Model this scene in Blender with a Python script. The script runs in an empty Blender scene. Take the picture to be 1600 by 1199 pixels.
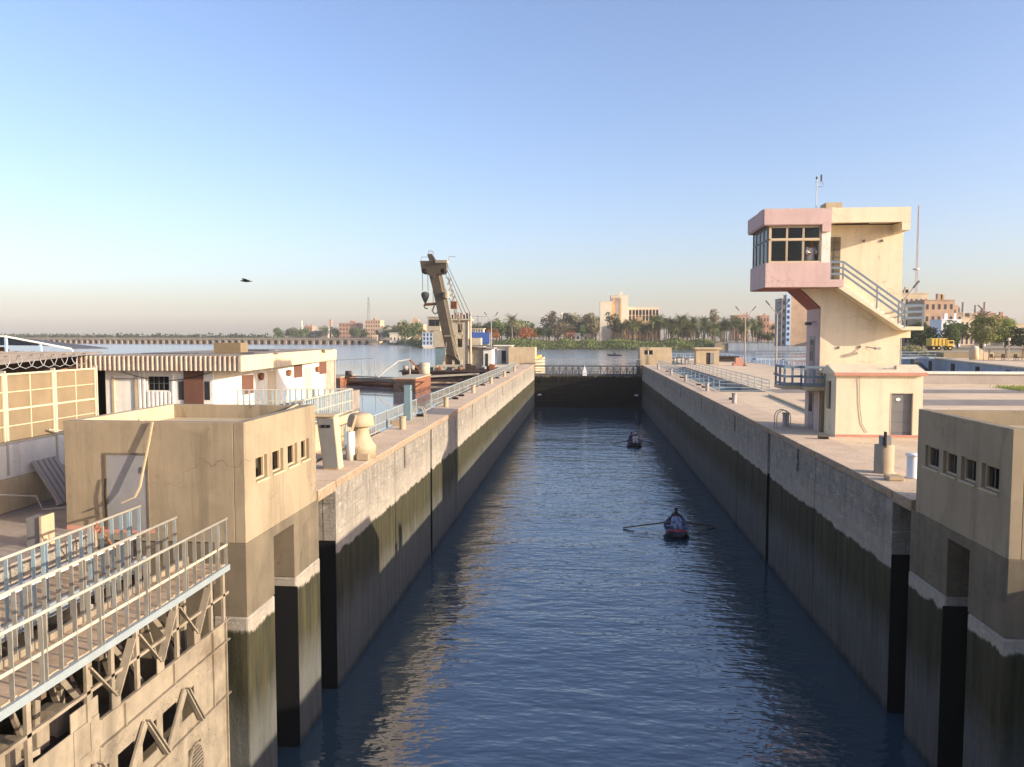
import bpy, bmesh, math, random
from mathutils import Vector, Matrix, Euler
R = math.radians
random.seed(7)
sc = bpy.context.scene
col = sc.collection

# ------------------------------------------------------------------ camera
cam_d = bpy.data.cameras.new('camera')
cam = bpy.data.objects.new('camera', cam_d)
col.objects.link(cam)
cam.location = (0, 0, 12.2)
cam.rotation_euler = (R(90 - 3.494), 0, R(5.245))
cam_d.sensor_width = 36
cam_d.lens = 36 * 1220 / 1600
cam_d.clip_start = 0.1
cam_d.clip_end = 9000
sc.camera = cam

# ------------------------------------------------------------------ sky and sun
SUN = Vector((1.0, -0.32, 0.27)).normalized()
EL = math.asin(SUN.z)
AZ = math.atan2(SUN.x, SUN.y)
world = bpy.data.worlds.new('World')
sc.world = world
world.use_nodes = True
wn = world.node_tree.nodes
wn.clear()
wo = wn.new('ShaderNodeOutputWorld')
wb = wn.new('ShaderNodeBackground')
sky = wn.new('ShaderNodeTexSky')
sky.sky_type = 'NISHITA'
sky.sun_disc = False
sky.sun_elevation = EL
sky.sun_rotation = AZ
sky.altitude = 100
sky.air_density = 1.0
sky.dust_density = 2.2
sky.ozone_density = 2.6
wb.inputs['Strength'].default_value = 0.15
wt = wn.new('ShaderNodeMix')
wt.data_type = 'RGBA'
wt.blend_type = 'MULTIPLY'
wt.inputs[0].default_value = 1.0
wt.inputs[7].default_value = (1.02, 0.915, 0.98, 1)
world.node_tree.links.new(sky.outputs[0], wt.inputs[6])
world.node_tree.links.new(wt.outputs[2], wb.inputs[0])
world.node_tree.links.new(wb.outputs[0], wo.inputs[0])
sun_d = bpy.data.lights.new('sun', 'SUN')
sun_d.energy = 4.2
sun_d.angle = R(0.55)
sun_d.color = (1.0, 0.87, 0.69)
sun = bpy.data.objects.new('sun', sun_d)
col.objects.link(sun)
sun.location = (60, -20, 60)
sun.rotation_euler = (-SUN).to_track_quat('-Z', 'Y').to_euler()
sc.view_settings.view_transform = 'Standard'
sc.view_settings.look = 'None'
sc.view_settings.exposure = 1.03
sc.view_settings.gamma = 1.0
sc.view_settings.use_curve_mapping = False
sc.cycles.max_bounces = 6
sc.cycles.diffuse_bounces = 3
sc.cycles.glossy_bounces = 3
sc.cycles.transmission_bounces = 4
sc.cycles.volume_bounces = 1
sc.cycles.caustics_reflective = False
sc.cycles.caustics_refractive = False

# ------------------------------------------------------------------ materials
MATS = {}
def nd(nt, typ, **kw):
    n = nt.nodes.new(typ)
    for k, v in kw.items():
        if k == 'inp':
            for a, b in v.items():
                n.inputs[a].default_value = b
        else:
            setattr(n, k, v)
    return n
def ramp(nt, fac, stops):
    r = nt.nodes.new('ShaderNodeValToRGB')
    el = r.color_ramp.elements
    while len(el) < len(stops):
        el.new(0.5)
    for e, (p, c) in zip(el, stops):
        e.position = p
        e.color = (c, c, c, 1) if isinstance(c, (int, float)) else (*c, 1)
    nt.links.new(fac, r.inputs[0])
    return r.outputs[0]
def mixc(nt, fac, a, b, mode='MIX'):
    m = nt.nodes.new('ShaderNodeMix')
    m.data_type = 'RGBA'
    m.blend_type = mode
    for s, v in ((0, fac), (6, a), (7, b)):
        if hasattr(v, 'is_linked') or hasattr(v, 'links'):
            nt.links.new(v, m.inputs[s])
        elif s == 0:
            m.inputs[0].default_value = v
        else:
            m.inputs[s].default_value = (*v, 1)
    return m.outputs[2]
def mathn(nt, op, a, b=None, c=None):
    m = nt.nodes.new('ShaderNodeMath')
    m.operation = op
    for i, v in enumerate((a, b, c)):
        if v is None: continue
        if hasattr(v, 'links'): nt.links.new(v, m.inputs[i])
        else: m.inputs[i].default_value = v
    return m.outputs[0]
def noise(nt, vec, scale, detail=4, rough=.6, stretch=None):
    if stretch:
        mp = nt.nodes.new('ShaderNodeMapping')
        mp.inputs['Scale'].default_value = stretch
        nt.links.new(vec, mp.inputs[0]); vec = mp.outputs[0]
    n = nt.nodes.new('ShaderNodeTexNoise')
    n.inputs['Scale'].default_value = scale
    n.inputs['Detail'].default_value = detail
    n.inputs['Roughness'].default_value = rough
    nt.links.new(vec, n.inputs['Vector'])
    return n.outputs['Fac']
def base(name):
    m = bpy.data.materials.new(name)
    m.use_nodes = True
    nt = m.node_tree
    b = nt.nodes['Principled BSDF']
    g = nt.nodes.new('ShaderNodeNewGeometry')
    MATS[name] = m
    return m, nt, b, g.outputs['Position']
def bump(nt, b, h, strength=.3, dist=.02):
    bn = nt.nodes.new('ShaderNodeBump')
    bn.inputs['Strength'].default_value = strength
    bn.inputs['Distance'].default_value = dist
    nt.links.new(h, bn.inputs['Height'])
    nt.links.new(bn.outputs[0], b.inputs['Normal'])
def mat(name, c, rough=.8, var=.18, scale=1.5, bs=.25, bscale=25, metal=0, streak=0, stain=None, stain_amt=.5, spec=.3, bd=.01, worn=0):
    m, nt, b, pos = base(name)
    n1 = noise(nt, pos, scale, 6, .65)
    f = ramp(nt, n1, [(.3, 0.0), (.7, 1.0)])
    lo = tuple(x * (1 - var) for x in c); hi = tuple(min(1, x * (1 + var)) for x in c)
    out = mixc(nt, f, lo, hi)
    if streak:
        n2 = noise(nt, pos, 1.0, 5, .7, (2.2, 2.2, .22))
        s = ramp(nt, n2, [(.48, 0.0), (.72, streak)])
        out = mixc(nt, s, out, tuple(x * .45 for x in c))
    if stain:
        n3 = noise(nt, pos, .9, 7, .75)
        s = ramp(nt, n3, [(.52, 0.0), (.66, stain_amt)])
        out = mixc(nt, s, out, stain)
    if worn:
        # run-off streaks, hairline cracks, spalls and patched render
        s4 = noise(nt, pos, 1.0, 7, .8, (1.1, 1.1, .09))
        out = mixc(nt, ramp(nt, s4, [(.50, 0.0), (.64, worn)]), out, tuple(x * .52 for x in c))
        nv = nt.nodes.new('ShaderNodeTexNoise'); nv.inputs['Scale'].default_value = 2.2; nt.links.new(pos, nv.inputs['Vector'])
        wv = nt.nodes.new('ShaderNodeVectorMath'); wv.operation = 'ADD'; nt.links.new(pos, wv.inputs[0]); nt.links.new(nv.outputs['Color'], wv.inputs[1])
        vo = nt.nodes.new('ShaderNodeTexVoronoi'); vo.feature = 'DISTANCE_TO_EDGE'; vo.inputs['Scale'].default_value = .45; nt.links.new(wv.outputs[0], vo.inputs['Vector'])
        gate = ramp(nt, noise(nt, pos, .6, 3, .6), [(.5, 0.0), (.6, 1.0)])
        out = mixc(nt, mathn(nt, 'MULTIPLY', ramp(nt, vo.outputs['Distance'], [(.0, .7), (.010, 0.0)]), gate), out, tuple(x * .35 for x in c))
        sp_ = noise(nt, pos, 3.2, 8, .75)
        out = mixc(nt, ramp(nt, sp_, [(.655, 0.0), (.675, min(.9, worn*1.6))]), out, tuple(x * .6 for x in c))
        pt = noise(nt, pos, .38, 2, .4)
        out = mixc(nt, ramp(nt, pt, [(.56, 0.0), (.575, .35*worn*2)]), out, tuple(min(.85, x * 1.22) for x in c))
    nt.links.new(out, b.inputs['Base Color'])
    b.inputs['Roughness'].default_value = rough
    b.inputs['Metallic'].default_value = metal
    b.inputs['Specular IOR Level'].default_value = spec
    if bs:
        bump(nt, b, noise(nt, pos, bscale, 4, .6), bs, bd)
    return m
def wall_mat(name, up, algae=True):
    m, nt, b, pos = base(name)
    sp = nt.nodes.new('ShaderNodeSeparateXYZ'); nt.links.new(pos, sp.inputs[0])
    z = sp.outputs[2]
    nz = noise(nt, pos, .7, 6, .7)
    zz = mathn(nt, 'ADD', z, mathn(nt, 'MULTIPLY', mathn(nt, 'SUBTRACT', nz, .5), .45))
    run = noise(nt, pos, 1.0, 5, .75, (2.2, 2.2, .15))
    zz = mathn(nt, 'ADD', zz, mathn(nt, 'MULTIPLY', mathn(nt, 'SUBTRACT', run, .5), .45))
    n1 = noise(nt, pos, 1.6, 8, .7)
    st = noise(nt, pos, 1.0, 6, .75, (3.2, 3.2, .3))
    fine = noise(nt, pos, 14, 6, .75)
    c1 = mixc(nt, ramp(nt, n1, [(.35, 0.0), (.65, 1.0)]), tuple(x * .68 for x in up), tuple(x * 1.18 for x in up))
    c1 = mixc(nt, ramp(nt, st, [(.45, 0.0), (.68, .75)]), c1, tuple(x * .42 for x in up))
    c1 = mixc(nt, ramp(nt, fine, [(.40, .5), (.56, 0.0)]), c1, tuple(x * .3 for x in up))
    eff = noise(nt, pos, 1.0, 8, .8, (1.2, 1.2, 5.0))
    c1 = mixc(nt, ramp(nt, eff, [(.56, 0.0), (.66, .55)]), c1, tuple(min(.75, x * 1.9) for x in up))
    crk = nt.nodes.new('ShaderNodeTexVoronoi'); crk.feature = 'DISTANCE_TO_EDGE'; crk.inputs['Scale'].default_value = .55
    nt.links.new(pos, crk.inputs['Vector'])
    c1 = mixc(nt, ramp(nt, crk.outputs['Distance'], [(.0, .6), (.012, 0.0)]), c1, tuple(x * .35 for x in up))
    crs = ramp(nt, mathn(nt, 'ABSOLUTE', mathn(nt, 'SUBTRACT', mathn(nt, 'FRACT', mathn(nt, 'DIVIDE', z, .48)), .5)), [(.0, .75), (.045, 0.0)])
    c1 = mixc(nt, mathn(nt, 'MULTIPLY', crs, ramp(nt, noise(nt, pos, .9, 5, .7), [(.42, 0.0), (.58, .8)])), c1, tuple(x * .45 for x in up))
    # lime-bleached wash line just above the high-water mark
    band = mathn(nt, 'MULTIPLY', ramp(nt, mathn(nt, 'DIVIDE', zz, 10), [(.47, 1.0), (.62, 0.0)]), .42)
    c1 = mixc(nt, band, c1, (min(.8, up[0] * 1.55), up[1] * 1.5, up[2] * 1.42))
    # algae below
    al = mixc(nt, ramp(nt, noise(nt, pos, 1.0, 6, .7, (2.5, 2.5, .25)), [(.35, 0.0), (.68, 1.0)]), (.024, .024, .014), (.072, .062, .030))
    silt = mixc(nt, ramp(nt, st, [(.3, 0.0), (.7, 1.0)]), (.070, .070, .061), (.135, .133, .120))
    zs = mathn(nt, 'ADD', z, mathn(nt, 'MULTIPLY', mathn(nt, 'SUBTRACT', noise(nt, pos, .5, 8, .8, (1.4, 1.4, .35)), .5), 2.6))
    al = mixc(nt, ramp(nt, mathn(nt, 'DIVIDE', zs, 10), [(.19, 1.0), (.33, 0.0)]), al, silt)
    wet = ramp(nt, mathn(nt, 'DIVIDE', zz, 10), [(.0, 1.0), (.03, 0.0)])
    al = mixc(nt, wet, al, (.03, .035, .03))
    out = mixc(nt, ramp(nt, mathn(nt, 'DIVIDE', zz, 10), [(.471, 0.0), (.477, 1.0)]), al, c1)
    out = mixc(nt, mathn(nt, 'MULTIPLY', crs, ramp(nt, noise(nt, pos, 1.7, 5, .7), [(.48, 0.0), (.62, .7)])), out, (.03, .03, .026))
    nt.links.new(out, b.inputs['Base Color'])
    b.inputs['Roughness'].default_value = .85
    b.inputs['Specular IOR Level'].default_value = .2
    h = mathn(nt, 'ADD', fine, mathn(nt, 'MULTIPLY', n1, 2.0))
    bump(nt, b, h, .55, .03)
    return m
def water_mat(name, c, amp, sc1, rough=.04, far=None):
    m, nt, b, pos = base(name)
    n1 = noise(nt, pos, sc1, 3, .55, (.45, 1.0, 1.0))
    n2 = noise(nt, pos, sc1 * .22, 2, .5, (.6, 1.0, 1.0))
    n3 = noise(nt, pos, sc1 * 3.4, 2, .5, (.5, 1.0, 1.0))
    h = mathn(nt, 'ADD', mathn(nt, 'ADD', n1, mathn(nt, 'MULTIPLY', n2, 1.6)), mathn(nt, 'MULTIPLY', n3, .36))
    patch = ramp(nt, noise(nt, pos, .045, 3, .5), [(.3, .55), (.7, 1.2)])
    h = mathn(nt, 'MULTIPLY', h, patch)
    b.inputs['Base Color'].default_value = (*c, 1)
    b.inputs['Roughness'].default_value = rough
    if far:   # calm in the basin, wind-ruffled out on the open river
        sp = nt.nodes.new('ShaderNodeSeparateXYZ'); nt.links.new(pos, sp.inputs[0])
        f = ramp(nt, mathn(nt, 'DIVIDE', mathn(nt, 'ADD', sp.outputs[1], mathn(nt, 'MULTIPLY', noise(nt, pos, .012, 4, .6), 90)), 400), [(.38, rough), (.62, far)])
        nt.links.new(f, b.inputs['Roughness'])
    b.inputs['IOR'].default_value = 1.95
    b.inputs['Specular IOR Level'].default_value = .8
    bump(nt, b, h, 1.0, amp)
    return m
def leaf_mat(name, c, c2, trans=.25):
    m, nt, b, pos = base(name)
    oi = nt.nodes.new('ShaderNodeObjectInfo')
    f = noise(nt, pos, .9, 3, .6)
    out = mixc(nt, ramp(nt, f, [(.3, 0.0), (.7, 1.0)]), c, c2)
    hv = nt.nodes.new('ShaderNodeHueSaturation')
    nt.links.new(out, hv.inputs['Color'])
    nt.links.new(mathn(nt, 'ADD', mathn(nt, 'MULTIPLY', oi.outputs['Random'], .5), .75), hv.inputs['Value'])
    nt.links.new(mathn(nt, 'ADD', mathn(nt, 'MULTIPLY', oi.outputs['Random'], .05), .475), hv.inputs['Hue'])
    nt.links.new(hv.outputs[0], b.inputs['Base Color'])
    b.inputs['Roughness'].default_value = .65
    b.inputs['Specular IOR Level'].default_value = .25
    tr = nt.nodes.new('ShaderNodeBsdfTranslucent')
    nt.links.new(hv.outputs[0], tr.inputs[0])
    mx = nt.nodes.new('ShaderNodeMixShader'); mx.inputs[0].default_value = trans
    nt.links.new(b.outputs[0], mx.inputs[1]); nt.links.new(tr.outputs[0], mx.inputs[2])
    nt.links.new(mx.outputs[0], nt.nodes['Material Output'].inputs[0])
    return m
def glass_mat(name, c=(.02, .025, .03), rough=.06):
    m, nt, b, pos = base(name)
    b.inputs['Base Color'].default_value = (*c, 1)
    b.inputs['Roughness'].default_value = rough
    b.inputs['Specular IOR Level'].default_value = .6
    return m
def clear_glass(name):
    m, nt, b, pos = base(name)
    t = nt.nodes.new('ShaderNodeBsdfTransparent'); t.inputs[0].default_value = (.55, .56, .54, 1)
    gl = nt.nodes.new('ShaderNodeBsdfGlossy'); gl.inputs['Roughness'].default_value = .02
    fr = nt.nodes.new('ShaderNodeFresnel'); fr.inputs[0].default_value = 1.4
    mx = nt.nodes.new('ShaderNodeMixShader')
    nt.links.new(fr.outputs[0], mx.inputs[0]); nt.links.new(t.outputs[0], mx.inputs[1]); nt.links.new(gl.outputs[0], mx.inputs[2])
    nt.links.new(mx.outputs[0], nt.nodes['Material Output'].inputs[0])
    return m

wall_mat('lockwall', (.32, .283, .232))
def slab_mat(name, c, edge, joint=None):
    m, nt, b, pos = base(name)
    g = nt.nodes.new('ShaderNodeNewGeometry')
    sp = nt.nodes.new('ShaderNodeSeparateXYZ'); nt.links.new(g.outputs['Normal'], sp.inputs[0])
    n1 = noise(nt, pos, .6, 8, .7); n2 = noise(nt, pos, 7, 6, .75); n3 = noise(nt, pos, .18, 5, .6)
    out = mixc(nt, ramp(nt, n1, [(.3, 0.0), (.7, 1.0)]), tuple(x * .82 for x in c), tuple(min(.9, x * 1.1) for x in c))
    out = mixc(nt, ramp(nt, n3, [(.45, 0.0), (.7, .45)]), out, tuple(x * .68 for x in c))
    out = mixc(nt, ramp(nt, n2, [(.36, .55), (.47, 0.0)]), out, tuple(x * .45 for x in c))
    crk = nt.nodes.new('ShaderNodeTexVoronoi'); crk.feature = 'DISTANCE_TO_EDGE'; crk.inputs['Scale'].default_value = .22
    wv = nt.nodes.new('ShaderNodeVectorMath'); wv.operation = 'ADD'
    nv = nt.nodes.new('ShaderNodeTexNoise'); nv.inputs['Scale'].default_value = 1.3; nt.links.new(pos, nv.inputs['Vector'])
    nt.links.new(pos, wv.inputs[0]); nt.links.new(nv.outputs['Color'], wv.inputs[1]); nt.links.new(wv.outputs[0], crk.inputs['Vector'])
    out = mixc(nt, ramp(nt, crk.outputs['Distance'], [(.0, .55), (.006, 0.0)]), out, tuple(x * .35 for x in c))
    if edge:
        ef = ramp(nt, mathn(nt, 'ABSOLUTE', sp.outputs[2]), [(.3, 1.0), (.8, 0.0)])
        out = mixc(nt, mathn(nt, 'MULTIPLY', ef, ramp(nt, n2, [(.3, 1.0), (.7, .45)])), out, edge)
    nt.links.new(out, b.inputs['Base Color'])
    b.inputs['Roughness'].default_value = .9
    b.inputs['Specular IOR Level'].default_value = .25
    bump(nt, b, mathn(nt, 'ADD', n2, mathn(nt, 'MULTIPLY', n1, 2.0)), .4, .02)
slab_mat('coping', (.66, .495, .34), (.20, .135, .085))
slab_mat('plaza', (.74, .56, .365), None)
mat('plazadark', (.27, .225, .185), .92, .22, .4, .3, 10, stain=(.16, .13, .11), stain_amt=.5)
mat('asphalt', (.16, .145, .14), .9, .2, .6, .3, 20)
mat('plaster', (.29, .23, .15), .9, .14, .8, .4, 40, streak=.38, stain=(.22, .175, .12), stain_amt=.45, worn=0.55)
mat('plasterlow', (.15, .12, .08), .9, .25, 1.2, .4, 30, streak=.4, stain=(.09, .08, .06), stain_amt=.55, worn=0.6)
mat('plasterlight', (.47, .37, .235), .9, .12, .8, .25, 40, stain=(.42, .32, .2), stain_amt=.35, worn=0.4)
mat('cream', (.72, .61, .43), .8, .07, .5, .15, 40, streak=.16, stain=(.60, .46, .28), stain_amt=.35, worn=0.22)
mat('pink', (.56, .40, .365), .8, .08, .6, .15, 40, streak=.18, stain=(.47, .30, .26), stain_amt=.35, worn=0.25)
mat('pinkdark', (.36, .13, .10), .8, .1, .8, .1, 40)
mat('white', (.74, .70, .61), .7, .08, 1.2, .15, 30, streak=.2, stain=(.5, .4, .28), stain_amt=.3, worn=0.3)
mat('whitepaint', (.80, .79, .75), .6, .05, 1, .1, 30, worn=0.15)
mat('corrugated', (.42, .335, .25), .55, .15, 1.2, .1, 20, streak=.55, stain=(.25, .15, .09), stain_amt=.7)
mat('sheetcream', (.58, .485, .32), .55, .08, .8, .08, 20, streak=.15)
mat('roofsheet', (.30, .24, .18), .8, .25, .8, .3, 12, stain=(.45, .36, .25), stain_amt=.6)
mat('redbrown', (.14, .065, .042), .6, .12, 1.5, .1, 30)
mat('rust', (.24, .10, .05), .8, .3, 1.5, .4, 25, streak=.35, stain=(.16, .06, .03), stain_amt=.6)
mat('rustdark', (.05, .035, .03), .8, .3, 1.5, .4, 25, stain=(.14, .06, .03), stain_amt=.4)
mat('gatesteel', (.27, .22, .155), .6, .28, 2.2, .3, 14, streak=.5, stain=(.13, .09, .055), stain_amt=.6, spec=.4, worn=0.5)
mat('gatedark', (.10, .075, .05), .8, .35, 2.0, .3, 25, stain=(.2, .1, .05), stain_amt=.5)
mat('railblue', (.25, .33, .36), .5, .12, 3, .1, 30, stain=(.36, .27, .17), stain_amt=.55, spec=.45)
mat('railgrey', (.24, .22, .18), .55, .2, 3, .1, 30, stain=(.28, .34, .37), stain_amt=.6, spec=.45)
mat('towerrail', (.15, .20, .25), .5, .12, 3, .1, 30, spec=.45)
mat('railpale', (.42, .38, .30), .5, .12, 3, .1, 30, spec=.45)
mat('beamblue', (.25, .285, .29), .5, .1, 2, .1, 30, stain=(.45, .36, .24), stain_amt=.35)
mat('plank', (.42, .30, .19), .85, .3, 1.4, .5, 18, stain=(.20, .13, .08), stain_amt=.5)
mat('greypaint', (.235, .23, .23), .45, .08, 1.5, .08, 20, streak=.1, stain=(.2, .17, .14), stain_amt=.3)
mat('cabinetgrey', (.17, .165, .16), .45, .1, 1.5, .08, 20, streak=.2)
mat('darkgrey', (.09, .09, .095), .6, .15, 2, .1, 20)
mat('black', (.004, .004, .004), .8, .2, 2, 0)
mat('beige', (.42, .32, .205), .7, .1, 1.5, .12, 20, streak=.15, stain=(.42, .3, .18), stain_amt=.3, worn=0.3)
mat('screen', (.215, .16, .095), .9, .12, 1.2, .2, 60, streak=.15)
mat('craneboom', (.13, .11, .085), .7, .15, 1.2, .15, 20, stain=(.16, .12, .08), stain_amt=.3)
mat('cranecream', (.43, .375, .28), .7, .15, 1.5, .15, 20, stain=(.30, .17, .09), stain_amt=.4)
mat('steelgrey', (.30, .30, .29), .5, .15, 2, .1, 25)
mat('cranegreen', (.16, .23, .25), .6, .15, 2, .1, 25)
mat('blueship', (.03, .09, .30), .5, .1, .6, .05, 10)
mat('paleblue', (.42, .56, .72), .6, .08, .6, .05, 10)
mat('yellow', (.60, .39, .06), .5, .12, 2, .1, 20)
mat('brickred', (.40, .22, .145), .9, .15, .35, .2, 3)
mat('brickpale', (.48, .315, .20), .9, .14, .35, .2, 3)
mat('sandwall', (.58, .46, .31), .9, .14, .3, .2, 3)
mat('dullwall', (.36, .31, .27), .9, .2, .3, .2, 3)
mat('hotelwhite', (.70, .60, .455), .8, .06, .2, .05, 3)
mat('hotelorange', (.55, .33, .16), .8, .1, .2, .05, 3)
mat('barrage', (.60, .44, .27), .9, .15, .3, .2, 2, streak=.2)
mat('darkopen', (.045,.028,.025), .8, .3, .4, 0)
mat('bluewall', (.27, .31, .35), .8, .15, .4, .2, 3, streak=.25)
mat('earth', (.30, .235, .15), .95, .25, .08, .4, .6, stain=(.16, .17, .07), stain_amt=.7)
mat('hill', (.28, .21, .15), .95, .2, .03, .3, .3)
mat('bark', (.13, .095, .065), .95, .3, 3, .5, 12)
mat('palmbark', (.20, .15, .10), .95, .3, 3, .5, 10)
mat('skin', (.20, .11, .07), .6, .08, 8, 0)
mat('robewhite', (.62, .55, .48), .85, .1, 6, .2, 30)
mat('robeblue', (.34, .39, .52), .85, .15, 6, .2, 30)
mat('robedark', (.045, .04, .10), .85, .15, 6, .2, 30)
mat('clothred', (.40, .02, .03), .85, .15, 6, .2, 30)
mat('boathull', (.055, .05, .045), .5, .3, 3, .2, 20, stain=(.20, .10, .05), stain_amt=.5)
mat('boatblue', (.17, .21, .28), .6, .2, 3, .2, 20)
mat('oarwood', (.16, .11, .07), .6, .2, 4, .1, 20)
mat('feather', (.02, .018, .017), .8, .2, 8, 0)
mat('minaretpale', (.60, .52, .43), .9, .08, .5, 0)
mat('mastred', (.45, .25, .22), .7, .1, .3, 0)
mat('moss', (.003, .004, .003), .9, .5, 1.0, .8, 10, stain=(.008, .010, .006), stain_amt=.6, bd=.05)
mat('terracotta', (.52, .25, .18), .85, .1, 2, .1, 20)
glass_mat('glassdark')
glass_mat('windowfar', (.05, .045, .045), .25)
clear_glass('cabinglass')
leaf_mat('leafgreen', (.05, .085, .022), (.12, .155, .042))
leaf_mat('leafdark', (.022, .045, .016), (.05, .075, .025))
leaf_mat('leafyellow', (.17, .21, .04), (.30, .32, .085))
leaf_mat('leafpalm', (.10, .12, .035), (.20, .21, .07))
leaf_mat('leafred', (.5, .06, .03), (.16, .13, .035))
leaf_mat('leafdry', (.24, .18, .10), (.15, .15, .065))
leaf_mat('reed', (.10, .14, .03), (.22, .25, .075))
water_mat('lockwater', (.034, .066, .086), .11, .95, .03)
water_mat('riverwater', (.17, .18, .19), .003, .5, .05, .17)

# ------------------------------------------------------------------ mesh helpers
ORG = {}
class MB:
    def __init__(s): s.v = []; s.f = []
    def add(s, vs, fs):
        o = len(s.v); s.v += [tuple(p) for p in vs]; s.f += [tuple(i + o for i in q) for q in fs]; return s
    def box(s, x0, x1, y0, y1, z0, z1):
        if x0 > x1: x0, x1 = x1, x0
        if y0 > y1: y0, y1 = y1, y0
        if z0 > z1: z0, z1 = z1, z0
        v = [(x0,y0,z0),(x1,y0,z0),(x1,y1,z0),(x0,y1,z0),(x0,y0,z1),(x1,y0,z1),(x1,y1,z1),(x0,y1,z1)]
        return s.add(v, [(0,3,2,1),(4,5,6,7),(0,1,5,4),(1,2,6,5),(2,3,7,6),(3,0,4,7)])
    def bar(s, p, q, w, h, up=(0,0,1)):
        p = Vector(p); q = Vector(q); d = (q - p).normalized(); u = Vector(up)
        if abs(d.dot(u)) > .98: u = Vector((1, 0, 0))
        sx = d.cross(u).normalized() * w / 2; sz = sx.cross(d).normalized() * h / 2
        v = [p-sx-sz, p+sx-sz, p+sx+sz, p-sx+sz, q-sx-sz, q+sx-sz, q+sx+sz, q-sx+sz]
        return s.add(v, [(0,1,2,3),(7,6,5,4),(0,4,5,1),(1,5,6,2),(2,6,7,3),(3,7,4,0)])
    def tube(s, pts, r, n=8, cap=True):
        pts = [Vector(p) for p in pts]; m = len(pts)
        rs = r if isinstance(r, (list, tuple)) else [r] * m
        vs = []; prev = None
        for i, p in enumerate(pts):
            d = (pts[min(i+1, m-1)] - pts[max(i-1, 0)]).normalized()
            if prev is None:
                a = Vector((0,0,1)) if abs(d.z) < .9 else Vector((1,0,0))
                u = d.cross(a).normalized()
            else:
                u = (prev - d * prev.dot(d)).normalized()
            prev = u; w = d.cross(u)
            for k in range(n):
                t = 2 * math.pi * k / n
                vs.append(p + (u * math.cos(t) + w * math.sin(t)) * rs[i])
        fs = []
        for i in range(m - 1):
            for k in range(n):
                a = i*n+k; b = i*n+(k+1) % n
                fs.append((a, b, b+n, a+n))
        if cap:
            fs.append(tuple(range(n))[::-1]); fs.append(tuple((m-1)*n+k for k in range(n)))
        return s.add(vs, fs)
    def lathe(s, prof, c=(0,0,0), n=16, sx=1, sy=1):
        vs = []; fs = []
        for r, z in prof:
            for k in range(n):
                t = 2*math.pi*k/n
                vs.append((c[0]+r*math.cos(t)*sx, c[1]+r*math.sin(t)*sy, c[2]+z))
        m = len(prof)
        for i in range(m-1):
            for k in range(n):
                a = i*n+k; b = i*n+(k+1) % n
                fs.append((a, b, b+n, a+n))
        fs.append(tuple(range(n))[::-1]); fs.append(tuple((m-1)*n+k for k in range(n)))
        return s.add(vs, fs)
    def prism(s, poly, axis, a, b):
        def P(p, t):
            return {'x': (t, p[0], p[1]), 'y': (p[0], t, p[1]), 'z': (p[0], p[1], t)}[axis]
        n = len(poly)
        vs = [P(p, a) for p in poly] + [P(p, b) for p in poly]
        fs = [tuple(range(n))[::-1], tuple(range(n, 2*n))]
        for i in range(n):
            j = (i+1) % n
            fs.append((i, j, j+n, i+n))
        return s.add(vs, fs)
    def grid(s, axis, a0, a1, z0, z1, holes, t0, t1):
        """wall sheet between t0 and t1 with rectangular holes (a,a,z,z)"""
        A = sorted(set([a0, a1] + [min(max(h[k], a0), a1) for h in holes for k in (0, 1)]))
        Zs = sorted(set([z0, z1] + [min(max(h[k], z0), z1) for h in holes for k in (2, 3)]))
        def solid(i, j):
            if i < 0 or j < 0 or i >= len(A)-1 or j >= len(Zs)-1: return False
            ca = (A[i]+A[i+1])/2; cz = (Zs[j]+Zs[j+1])/2
            return not any(h[0] < ca < h[1] and h[2] < cz < h[3] for h in holes)
        def P(a, z, t): return (t, a, z) if axis == 'x' else (a, t, z)
        for i in range(len(A)-1):
            for j in range(len(Zs)-1):
                if not solid(i, j): continue
                q = [(A[i], Zs[j]), (A[i+1], Zs[j]), (A[i+1], Zs[j+1]), (A[i], Zs[j+1])]
                vs = [P(*p, t0) for p in q] + [P(*p, t1) for p in q]
                fs = [(0,3,2,1), (4,5,6,7)]
                if not solid(i, j-1): fs.append((0,1,5,4))
                if not solid(i+1, j): fs.append((1,2,6,5))
                if not solid(i, j+1): fs.append((2,3,7,6))
                if not solid(i-1, j): fs.append((3,0,4,7))
                s.add(vs, fs)
        return s
    def build(s, name, m, parent=None, smooth=False, bevel=0, recalc=True):
        me = bpy.data.meshes.new(name)
        org = Vector(ORG.get(parent.name, (0,0,0))) if parent else Vector((0,0,0))
        me.from_pydata([tuple(Vector(p) - org) for p in s.v], [], s.f)
        if recalc:
            bm = bmesh.new(); bm.from_mesh(me)
            bmesh.ops.recalc_face_normals(bm, faces=bm.faces)
            bm.to_mesh(me); bm.free()
        me.materials.append(MATS[m])
        o = bpy.data.objects.new(name, me); col.objects.link(o)
        if parent:
            o.parent = parent; ORG[o.name] = tuple(org)
        if smooth:
            for p in me.polygons: p.use_smooth = True
        if bevel:
            b = o.modifiers.new('bevel', 'BEVEL'); b.width = bevel; b.segments = 2; b.limit_method = 'ANGLE'
        return o
def tag(o, label, cat, group=None, kind=None):
    if label: o['label'] = label
    if cat: o['category'] = cat
    if group: o['group'] = group
    if kind: o['kind'] = kind
    return o
def struct(o): o['kind'] = 'structure'; return o
def thing(name, label, cat, loc=(0,0,0), group=None, rz=0):
    o = bpy.data.objects.new(name, None); col.objects.link(o)
    o.empty_display_size = .3
    o.location = loc; o.rotation_euler = (0, 0, rz)
    ORG[o.name] = tuple(loc) if not rz else (0, 0, 0)
    return tag(o, label, cat, group)
def copy_tree(o, parent=None):
    c = o.copy(); col.objects.link(c); c.parent = parent
    for ch in list(o.children): copy_tree(ch, c)
    return c
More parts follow.
